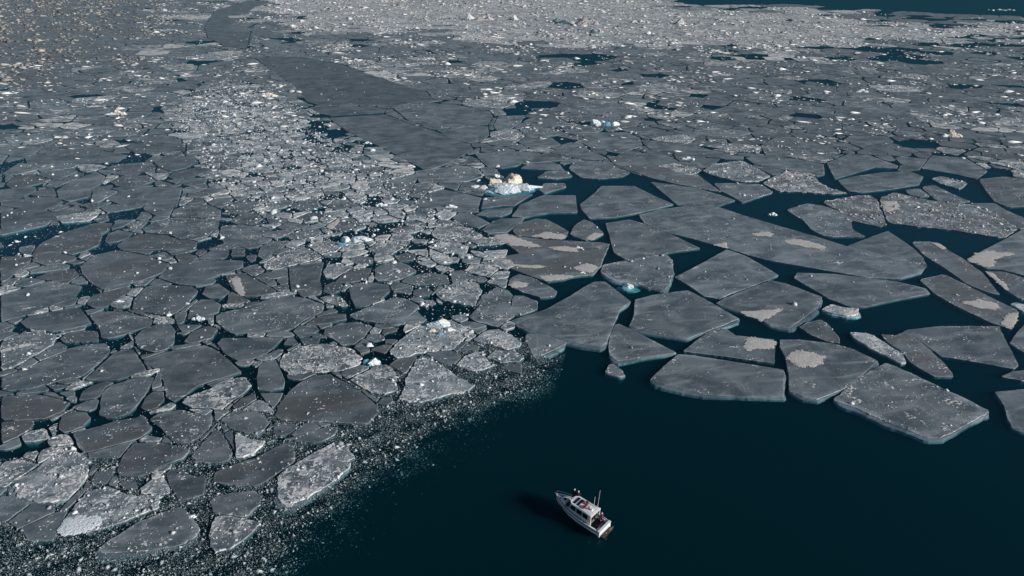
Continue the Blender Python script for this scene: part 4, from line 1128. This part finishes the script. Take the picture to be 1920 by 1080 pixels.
berg('iceberg', 'far saddle-shaped iceberg, leftmost in the top rubble field', 'iceberg', 895, 37,
     [(-14, 0, 8, 0.7, 1.2, 'w'), (4, 1, 14, 0.5, 0.4, 'w'), (22, 0, 9, 0.6, 0.6, 'w'), (-24, 1, 7, 0.6, 0.5, 'b')])
berg('iceberg', 'small stubby iceberg between the saddle-shaped and the pointed iceberg', 'iceberg', 965, 37, [(0, 0, 8, 0.8, 0.9, 'w'), (-4, 1, 4, 0.8, 0.9, 'b')])
berg('iceberg', 'iceberg hump at the right end of the top rubble field', 'iceberg', 1276, 45, [(0, 0, 10, 0.8, 0.9, 'w'), (-8, 1, 6, 0.8, 0.7, 'b')])
berg('iceberg', 'turquoise and white ice lump just below the pointed iceberg', 'iceberg', 1114, 62, [(-2, 0, 9, 0.7, 0.6, 'b'), (11, -1, 6, 0.8, 0.8, 'w'), (-14, 1, 5, 0.6, 0.5, 'w')])
berg('iceberg', 'low bright ice ridge between the rubble field and the frozen flats', 'iceberg', 1198, 42, [(-10, 0, 7, 0.7, 0.6, 'w'), (4, 0, 9, 0.6, 0.45, 'w'), (16, 1, 5, 0.7, 0.7, 'w')])
for q, (x, y, w, m, lab) in enumerate([
    (845, 388, 14, 'w', 'white ice clump at the corner left of the straight-edged plate'),
    (714, 385, 14, 'w', 'white ice clump in the brash left of the grey triangle'),
    (372, 597, 16, 'w', 'bright white ice clump above the pinkish brown floe in the left pack'),
    (224, 566, 12, 'w', 'white crumbled ice clump left of the mottled floes near the left edge'),
    (220, 214, 20, 'c', 'cream rubble heap in the far left field'),
    (1616, 172, 14, 'w', 'bright white ice lump in the far right field'),
    (1536, 256, 9, 'w', 'small white ice lump on the flats right of the centre'),
    (1783, 255, 24, 'c', 'cream heap of jumbled ice in the far right field'),
    (292, 904, 9, 'c', 'yellowish ice chunk above the white-edged rubble floe'),
    (1290, 298, 16, 'w', 'white broken ice heap between two plates right of the centre'),
    (1160, 242, 8, 'w', 'small white lump just right of the low blue iceberg'),
    (690, 268, 9, 'w', 'white ice lump on the left bank of the frozen ribbon'),
    (770, 312, 10, 'w', 'white ice lump near the corner of the frozen ribbon'),
    (360, 968, 10, 'w', 'cluster of white lumps below the shield-shaped floe'),
    (1440, 462, 0, 'w', ''), (505, 180, 18, 'c', 'cream snowy ice ridge beside the upper frozen ribbon'),
    (1085, 465, 9, 'w', 'white and blue ice lump on the cream-streaked layered floe'),
    (1092, 512, 8, 'w', 'white lump on the right end of the cream-streaked layered floe'),
    (1448, 402, 11, 'w', 'white and violet ice lump above the giant plate'),
    (1110, 178, 14, 'c', 'beige ice heap above the low blue iceberg')]):
    if w == 0: continue
    berg('ice_lump', lab, 'ice lump', x, y, [(0, 0, w * 0.55, 0.7, 0.55, m), (w * 0.5, 1, w * 0.4, 0.7, 0.5, m), (-w * 0.5, 0.6, w * 0.35, 0.7, 0.45, 'w')], None, G1)
for q, (x, w) in enumerate([(1853, 3), (1862, 4), (1874, 5), (1882, 4), (1892, 4), (1899, 4)]):
    berg('drift_ice', ['leftmost','second','third','fourth','fifth','rightmost'][q] + ' white ice scrap of the row on the far open water', 'drift ice', x, 18.5 + (q % 2), [(0, 0, w, 0.8, 0.35, 'w')], None, 'row of ice scraps on the far open water')

# ------------------------------------------------------------------ labels for the remaining floes
LAND += [((1132, 235), 'low white and blue iceberg'), ((220, 214), 'cream rubble heap'), ((1616, 172), 'bright white far lump'), ((1783, 255), 'cream heap of jumbled ice'),
         ((505, 180), 'cream snowy ridge'), ((1110, 178), 'far beige ice heap'), ((1536, 256), 'small white lump on the flats'), ((950, 352), 'centre iceberg'),
         ((714, 385), 'white clump in the brash'), ((662, 452), 'white and green ice lumps'), ((1290, 298), 'white broken ice heap'), ((1276, 45), 'far iceberg hump')]
def kind_words(st, ar):
    size = 'large' if ar > 7000 else 'mid-sized' if ar > 2200 else 'small' if ar > 700 else 'tiny'
    look = {'g': 'smooth grey floe', 'd': 'crumb-dusted grey floe', 'b': 'brownish floe', 'r': 'snow-crusted floe', 'w': 'cream snowy floe'}[st[0]]
    return size + ' ' + look
buckets = {}
for ob, (cx, cy), ar, st in PENDING:
    best = min(LAND, key=lambda l: math.hypot((l[0][0] - cx), (l[0][1] - cy) * 1.8))
    dx, dy = cx - best[0][0], (cy - best[0][1]) * 1.8
    if abs(dx) > 1.6 * abs(dy): rel = 'right of' if dx > 0 else 'left of'
    else: rel = 'below' if dy > 0 else 'above'
    buckets.setdefault((kind_words(st, ar), rel, best[1]), []).append((math.hypot(dx, dy), ob))
ORD = ['nearest', 'second nearest', 'third nearest', 'fourth nearest', 'fifth nearest', 'sixth nearest', 'seventh nearest', 'eighth nearest', 'ninth nearest', 'tenth nearest', 'eleventh nearest', 'twelfth nearest', 'thirteenth nearest', 'fourteenth nearest']
for (kw, rel, short), lst in buckets.items():
    lst.sort(key=lambda t: t[0])
    for n, (d, ob) in enumerate(lst):
        ob['label'] = kw + ' ' + rel + ' the ' + short if len(lst) == 1 else ORD[min(n, 13)] + ' ' + kw + ' ' + rel + ' the ' + short

# ------------------------------------------------------------------ the boat
GEL = plain('white_gelcoat', (0.78, 0.78, 0.76), 0.3, 0.5, wear=0.04)
HULLM = plain('hull_paint', (0.62, 0.66, 0.70), 0.3, 0.5, wear=0.06)
DARKM = plain('dark_rubber', (0.03, 0.035, 0.045), 0.5)
GLASS = plain('tinted_glass', (0.012, 0.016, 0.022), 0.08, 0.6)
TEAK = plain('weathered_teak', (0.10, 0.082, 0.065), 0.7, 0.2, wear=0.25, scale=6)
STEEL = plain('stainless_tube', (0.6, 0.62, 0.64), 0.25, 0.5, 0.9, wear=0.05)
GREYD = plain('grey_deck', (0.34, 0.36, 0.38), 0.7, 0.2)
REDM = plain('red_fabric', (0.38, 0.035, 0.05), 0.7, 0.2)
SKIN = plain('skin', (0.50, 0.33, 0.25), 0.6, 0.3, wear=0.05)
JACK = plain('dark_jacket', (0.025, 0.026, 0.035), 0.8, 0.2)
MAROON = plain('maroon_jacket', (0.11, 0.025, 0.04), 0.8, 0.2)
TROUS = plain('black_trousers', (0.02, 0.02, 0.024), 0.85, 0.2)
HATM = plain('pale_hat', (0.60, 0.60, 0.60), 0.85, 0.2)
WOOD = plain('brown_interior', (0.10, 0.065, 0.04), 0.6, 0.3)

bow = Vector((*ground(1043.5, 924, 1.45), 0)); st_ = Vector((*ground(1141, 1000, 0.3), 0))
BL = (bow - st_).length
BS = BL / 8.6
bc = (bow + st_) / 2
hd = (bow - st_).normalized()
boat = empty('motor_boat', (bc.x, bc.y, 0), math.atan2(hd.y, hd.x))
boat.scale = (BS, BS, BS)
tag(boat, 'white cabin motor boat drifting alone on the dark open water', 'boat')

def bpart(name, bm, mat, parent=None, bevel=0.0, smooth=False):
    if bevel:
        bmesh.ops.bevel(bm, geom=[e for e in bm.edges if e.calc_face_angle(0) > 0.6], offset=bevel, segments=2, affect='EDGES', profile=0.6)
    bmesh.ops.recalc_face_normals(bm, faces=bm.faces)
    me = bpy.data.meshes.new(name); bm.to_mesh(me); bm.free()
    if smooth:
        for p in me.polygons: p.use_smooth = True
    return link(name, me, parent or boat, [mat])
def prism(bm, bot, top):
    n = len(bot)
    a = [bm.verts.new(p) for p in bot]; b = [bm.verts.new(p) for p in top]
    bm.faces.new(a[::-1]); bm.faces.new(b)
    for i in range(n): bm.faces.new((a[i], a[(i + 1) % n], b[(i + 1) % n], b[i]))
def bx(x0, x1, y0, y1, z0, z1, bm=None):
    bm = bm or bmesh.new()
    prism(bm, [(x0, y0, z0), (x1, y0, z0), (x1, y1, z0), (x0, y1, z0)], [(x0, y0, z1), (x1, y0, z1), (x1, y1, z1), (x0, y1, z1)])
    return bm
def quad_slab(p, t=0.02):
    """thin pane from four corners, thickened along its normal"""
    p = [Vector(q) for q in p]
    nv = (p[1] - p[0]).cross(p[2] - p[0]).normalized() * t
    bm = bmesh.new(); prism(bm, [q - nv for q in p], [q + nv for q in p]); return bm
def tube(pts, r=0.02, bm=None, sides=6):
    bm = bm or bmesh.new()
    pts = [Vector(p) for p in pts]
    rings = []
    for i, p in enumerate(pts):
        d = (pts[min(i + 1, len(pts) - 1)] - pts[max(i - 1, 0)]).normalized()
        u = d.cross(Vector((0, 0, 1)))
        if u.length < 1e-3: u = d.cross(Vector((1, 0, 0)))
        u.normalize(); w = d.cross(u)
        rings.append([bm.verts.new(p + (u * math.cos(a) + w * math.sin(a)) * r) for a in [k * 6.2832 / sides for k in range(sides)]])
    for a, b in zip(rings[:-1], rings[1:]):
        for i in range(sides): bm.faces.new((a[i], a[(i + 1) % sides], b[(i + 1) % sides], b[i]))
    bm.faces.new(rings[0][::-1]); bm.faces.new(rings[-1])
    return bm
# hull: stations (x, half beam at sheer, sheer height, chine half beam, chine height, keel depth)
ST = [(-3.6, 1.22, .95, 1.08, .12, -.38), (-2.8, 1.27, .96, 1.12, .12, -.42), (-1.4, 1.30, .99, 1.15, .13, -.46), (0.2, 1.30, 1.05, 1.12, .15, -.48), (1.5, 1.20, 1.13, .96, .20, -.46), (2.5, .98, 1.24, .68, .28, -.40), (3.3, .66, 1.35, .36, .38, -.28), (3.9, .32, 1.43, .12, .55, -.05), (4.25, .06, 1.48, .03, .9, .45)]
bm = bmesh.new(); rows = []
for x, hb, sh, cb, ch, kz in ST:
    mid = lambda s_: (x, s_ * (hb * 0.45 + cb * 0.58), sh * 0.5 + ch * 0.5)
    rows.append([bm.verts.new(p) for p in [(x, hb, sh), mid(1), (x, cb, ch), (x, 0, kz), (x, -cb, ch), mid(-1), (x, -hb, sh)]])
for a, b in zip(rows[:-1], rows[1:]):
    for i in range(6): bm.faces.new((a[i], a[i + 1], b[i + 1], b[i]))
bm.faces.new(rows[0]); bm.faces.new(rows[-1][::-1])
hull = bpart('hull', bm, HULLM, None, 0, False)
for s_ in (1, -1):
    bpart('rub_rail', tube([(x, s_ * (hb * 0.94 + cb * 0.06 + 0.035), sh - 0.16) for x, hb, sh, cb, ch, kz in ST], 0.045), DARKM, hull)
    bpart('gunwale', tube([(x, s_ * (hb - 0.02), sh + 0.02) for x, hb, sh, cb, ch, kz in ST], 0.06), GEL, hull)
# deck from the cabin forward, side decks
bm = bmesh.new()
fr = [s for s in ST if s[0] > -2.9]
top = [(x, hb - 0.03, sh - 0.10) for x, hb, sh, *_ in fr] + [(x, -hb + 0.03, sh - 0.10) for x, hb, sh, *_ in reversed(fr)]
top = [(max(x, -1.9), y, z) for x, y, z in top]
prism(bm, [(x, y, z - 0.06) for x, y, z in top], top)
bpart('deck', bm, GREYD)
bpart('cockpit_floor', bx(-3.58, -1.9, -1.12, 1.12, 0.30, 0.36), TEAK)
for s_ in (1, -1): bpart('cockpit_side', bx(-3.55, -1.9, min(s_ * 1.02, s_ * 1.22), max(s_ * 1.02, s_ * 1.22), 0.3, 0.93), GEL, None, 0.03)
tr = bpart('transom', bx(-3.72, -3.50, -1.24, 1.24, 0.10, 1.03), GEL, None, 0.04)
bpart('transom_cap', bx(-3.76, -3.44, -1.27, 1.27, 1.033, 1.10), GEL, tr, 0.03)
bpart('stern_seat', bx(-3.43, -3.0, 0.25, 1.0, 0.37, 0.82), GEL, None, 0.05)
bpart('engine_hatch', bx(-3.40, -2.75, -0.75, 0.15, 0.37, 0.62), GREYD, None, 0.04)
bpart('swim_platform', bx(-4.28, -3.73, -1.05, 1.05, 0.22, 0.30), TEAK, None, 0.02)
for q in range(6): bpart('platform_slat', bx(-4.27 + q * 0.09, -4.20 + q * 0.09, -1.02, 1.02, 0.302, 0.325), TEAK)
bpart('platform_rail', tube([(-4.25, -1.0, 0.32), (-4.3, -1.0, 0.75), (-4.3, -0.2, 0.78), (-4.25, -0.2, 0.32)], 0.028), STEEL)
bpart('boarding_ladder', tube([(-4.28, 0.35, 0.8), (-4.34, 0.35, -0.2), (-4.34, 0.7, -0.2), (-4.28, 0.7, 0.8), (-4.28, 0.35, 0.8)], 0.025), STEEL)
# foredeck trunk
trunk = bmesh.new()
prism(trunk, [(2.35, -0.72, 1.10), (3.2, -0.42, 1.22), (3.55, 0, 1.27), (3.2, 0.42, 1.22), (2.35, 0.72, 1.10)],
      [(2.4, -0.60, 1.50), (3.05, -0.34, 1.50), (3.32, 0, 1.50), (3.05, 0.34, 1.50), (2.4, 0.60, 1.50)])
tk = bpart('foredeck_trunk', trunk, GEL, None, 0.05)
bpart('deck_hatch', bx(2.6, 2.98, -0.22, 0.22, 1.503, 1.56), GLASS, tk, 0.02)
# cabin
cab = bmesh.new()
prism(cab, [(-1.70, -1.0, 0.9), (1.75, -0.88, 1.0), (1.98, 0, 1.0), (1.75, 0.88, 1.0), (-1.70, 1.0, 0.9)],
      [(-1.70, -0.92, 2.36), (1.22, -0.80, 2.36), (1.40, 0, 2.36), (1.22, 0.80, 2.36), (-1.70, 0.92, 2.36)])
cb_ = bpart('cabin', cab, HULLM, None, 0.03)
def side_pt(x, z, s_):
    t = (z - 0.95) / 1.41
    yb = 1.0 - 0.12 * (x + 1.7) / 3.45; yt = 0.92 - 0.12 * (x + 1.7) / 2.92
    return (x, s_ * ((1 - t) * yb + t * yt + 0.012), z)
for s_ in (1, -1):
    for (xa, xb, xc, xd) in ((-1.55, -0.75, -0.75, -1.55), (-0.62, 0.28, 0.28, -0.62), (0.42, 1.42, 1.14, 0.42)):
        p = [side_pt(xa, 1.50, s_), side_pt(xb, 1.50, s_), side_pt(xc, 2.24, s_), side_pt(xd, 2.24, s_)]
        bpart('side_window', quad_slab(p if s_ > 0 else p[::-1]), GLASS, cb_)
def front_pt(y, z):
    t = (z - 1.0) / 1.36
    xb = 1.98 - 0.23 * abs(y) / 0.88; xt = 1.40 - 0.18 * abs(y) / 0.80
    return ((1 - t) * xb + t * xt + 0.02, y, z)
for y0, y1 in ((-0.76, -0.03), (0.03, 0.76)):
    bpart('windshield', quad_slab([front_pt(y0, 1.42), front_pt(y1, 1.42), front_pt(y1 * .95, 2.27), front_pt(y0 * .95, 2.27)]), GLASS, cb_)
# roof with aft overhang
roof = bmesh.new()
RP = [(-2.05, -1.04), (1.15, -0.94), (1.55, -0.55), (1.62, 0), (1.55, 0.55), (1.15, 0.94), (-2.05, 1.04)]
prism(roof, [(x, y, 2.37) for x, y in RP], [(x * 0.985, y * 0.93, 2.50) for x, y in RP])
rf = bpart('roof', roof, GEL, None, 0.03)
for x0 in (0.72, 0.18): bpart('roof_hatch', bx(x0, x0 + 0.34, -0.62, 0.62, 2.503, 2.55), GLASS, rf, 0.02)
bpart('aft_roof_beam', bx(-2.16, -2.055, -1.06, 1.06, 2.30, 2.47), GEL, rf, 0.02)
for s_ in (1, -1):
    bpart('roof_rail', tube([(-1.7, s_ * 0.80, 2.5), (-1.65, s_ * 0.80, 2.62), (0.1, s_ * 0.76, 2.62), (0.15, s_ * 0.76, 2.5)], 0.022), STEEL, rf)
    bpart('roof_post', bx(-2.12, -1.98, min(s_ * 0.93, s_ * 1.03), max(s_ * 0.93, s_ * 1.03), 0.94, 2.31), GEL, None, 0.02)
bpart('aft_bulkhead', bx(-1.74, -1.702, -0.95, 0.95, 0.36, 2.34), WOOD)
bpart('cabin_door', bx(-1.80, -1.745, -0.05, 0.55, 0.40, 2.20), GLASS)
def ring(c, r, t, mat, name, parent):
    bm = bmesh.new(); n = 20; rr = []
    for i in range(n):
        a = i / n * 6.2832
        rr.append([bm.verts.new((c[0] + (r + t * math.cos(b)) * math.cos(a), c[1] + (r + t * math.cos(b)) * math.sin(a), c[2] + t * math.sin(b))) for b in (0, 1.05, 2.09, 3.14, 4.19, 5.24)])
    for i in range(n):
        for j in range(6): bm.faces.new((rr[i][j], rr[(i + 1) % n][j], rr[(i + 1) % n][(j + 1) % 6], rr[i][(j + 1) % 6]))
    return bpart(name, bm, mat, parent, 0, True)
ring((-0.32, -0.45, 2.57), 0.26, 0.07, REDM, 'life_ring', rf)
ring((-0.42, 0.40, 2.57), 0.24, 0.07, REDM, 'life_ring', rf)
bpart('roof_locker', bx(-1.15, -0.72, -0.35, 0.3, 2.503, 2.66), CREAM, rf, 0.04)
bpart('radar_dome', lump_mesh('radar', (0, 0, 0), (1, 1, 1), 1, 0, 0.0, 2) and tube([(-1.5, 0.0, 2.5), (-1.5, 0.0, 2.72), (-1.5, 0.0, 2.80)], 0.17, None, 12), GEL, rf)
for (x, y, tx, ty, h) in ((-1.75, -0.92, -1.75, -1.25, 2.7), (-1.2, -0.9, -1.15, -1.1, 1.3)):
    bpart('antenna', tube([(x, y, 2.45), (tx, ty, 2.45 + h)], 0.022), GEL, rf)
# bow rail
for s_ in (1, -1):
    rp = [(x, s_ * (hb - 0.06), sh + 0.52) for x, hb, sh, *_ in ST if x > 1.2]
    bpart('bow_rail', tube([(1.2, s_ * 1.18, 1.12)] + rp, 0.022), STEEL)
    for x, y, z in rp[:-1]: bpart('rail_post', tube([(x, y, z - 0.52), (x, y, z)], 0.018), STEEL)
bpart('anchor', tube([(4.2, 0, 1.5), (4.55, 0, 1.5), (4.62, 0, 1.30)], 0.05), STEEL)
bpart('dark_deck_panel', bx(1.78, 2.36, -0.80, 0.80, 1.06, 1.20), DARKM, None, 0.03)  # plain dark slab over the deck between cabin and trunk

# ------------------------------------------------------------------ people on board
def person(label, bx_, by_, bz_, rz, jacket, hat, bend=0.0, arm=0.5):
    """standing figure grown from a skeleton, one continuous body"""
    P = [(0, 0, .95), (0.02, 0, 1.12), (0.03 + bend * .1, 0, 1.35), (0.03 + bend * .2, 0, 1.47), (0.05 + bend * .25, 0, 1.56), (0.06 + bend * .3, 0, 1.68)]
    E = [(0, 1), (1, 2), (2, 3), (3, 4), (4, 5)]
    Rr = [.15, .14, .17, .075, .09, .095]
    for s_ in (1, -1):
        i = len(P)
        P += [(0.02 + bend * .15, s_ * .19, 1.38), (-0.02 + bend * .2, s_ * .25, 1.12), (0.18 * arm + .05 + bend * .3, s_ * .22, 0.95), (0.24 * arm + .10 + bend * .32, s_ * .21, .90)]
        Rr += [.075, .058, .042, .04]
        E += [(2, i), (i, i + 1), (i + 1, i + 2), (i + 2, i + 3)]
        hx, hy, hz = P[-1]
        for q in range(5):                              # fingers and thumb
            j = len(P)
            if q == 4: d1, d2 = (.02, -s_ * .045, .01), (.05, -s_ * .06, -.01)
            else: d1, d2 = (.05, s_ * (.03 - .02 * q), -.02), (.085 - .006 * abs(q - 1.5), s_ * (.03 - .02 * q), -.055)
            P += [(hx + d1[0], hy + d1[1], hz + d1[2]), (hx + d2[0], hy + d2[1], hz + d2[2])]
            Rr += [.011, .009]
            E += [(i + 3, j), (j, j + 1)]
        i = len(P)
        P += [(0, s_ * .10, .88), (.03, s_ * .11, .50), (-.01, s_ * .12, .10), (.14, s_ * .13, .05)]
        Rr += [.10, .075, .055, .05]
        E += [(0, i), (i, i + 1), (i + 1, i + 2), (i + 2, i + 3)]
    me = bpy.data.meshes.new('person'); me.from_pydata(P, E, [])
    ob = bpy.data.objects.new('person', me); COL.objects.link(ob)
    md = ob.modifiers.new('skin', 'SKIN')
    sk = me.skin_vertices[0].data
    for v, r_ in zip(sk, Rr): v.radius = (r_, r_)
    sk[0].use_root = True
    ob.modifiers.new('smooth', 'SUBSURF').levels = 1
    dg = bpy.context.evaluated_depsgraph_get()
    ev = bpy.data.meshes.new_from_object(ob.evaluated_get(dg))
    ob.modifiers.clear(); ob.data = ev
    bpy.data.meshes.remove(me)
    ev.name = 'person'
    ev.materials.clear()
    for m in (jacket, TROUS, SKIN): ev.materials.append(m)
    for p in ev.polygons:
        c = p.center
        p.material_index = 1 if c.z < 0.93 and abs(c.y) < 0.19 and c.x < 0.16 else 2 if c.z > 1.53 or (c.z < 0.93 and abs(c.y) > 0.17) else 0
        p.use_smooth = True
    w = boat.matrix_world if False else Matrix.Translation(boat.location) @ Matrix.Rotation(boat.rotation_euler.z, 4, 'Z') @ Matrix.Scale(BS, 4)
    ob.location = w @ Vector((bx_, by_, bz_))
    ob.rotation_euler = (0, 0, boat.rotation_euler.z + rz)
    hc = P[5]
    hm = lump_mesh('hat', (hc[0] - 0.012, 0, hc[2] + 0.05), (.115, .105, .085), 3, 0, 0.03, 2)
    link('hat', hm, ob, [hat])
    tag(ob, label, 'person')
    return ob
person('person in maroon jacket and grey hat standing in the boat cockpit', -2.55, -0.70, 0.36, R(150), MAROON, HATM, 0.3, 0.8)
person('person in dark jacket and pale hat on the foredeck, nearer the bow', 2.02, -0.88, 1.06, R(-70), JACK, HATM, 0.2, 1.0)
person('person in dark jacket and pale hat beside the boat windshield', 1.45, -1.03, 1.02, R(-60), JACK, HATM, 0.1, 0.6)
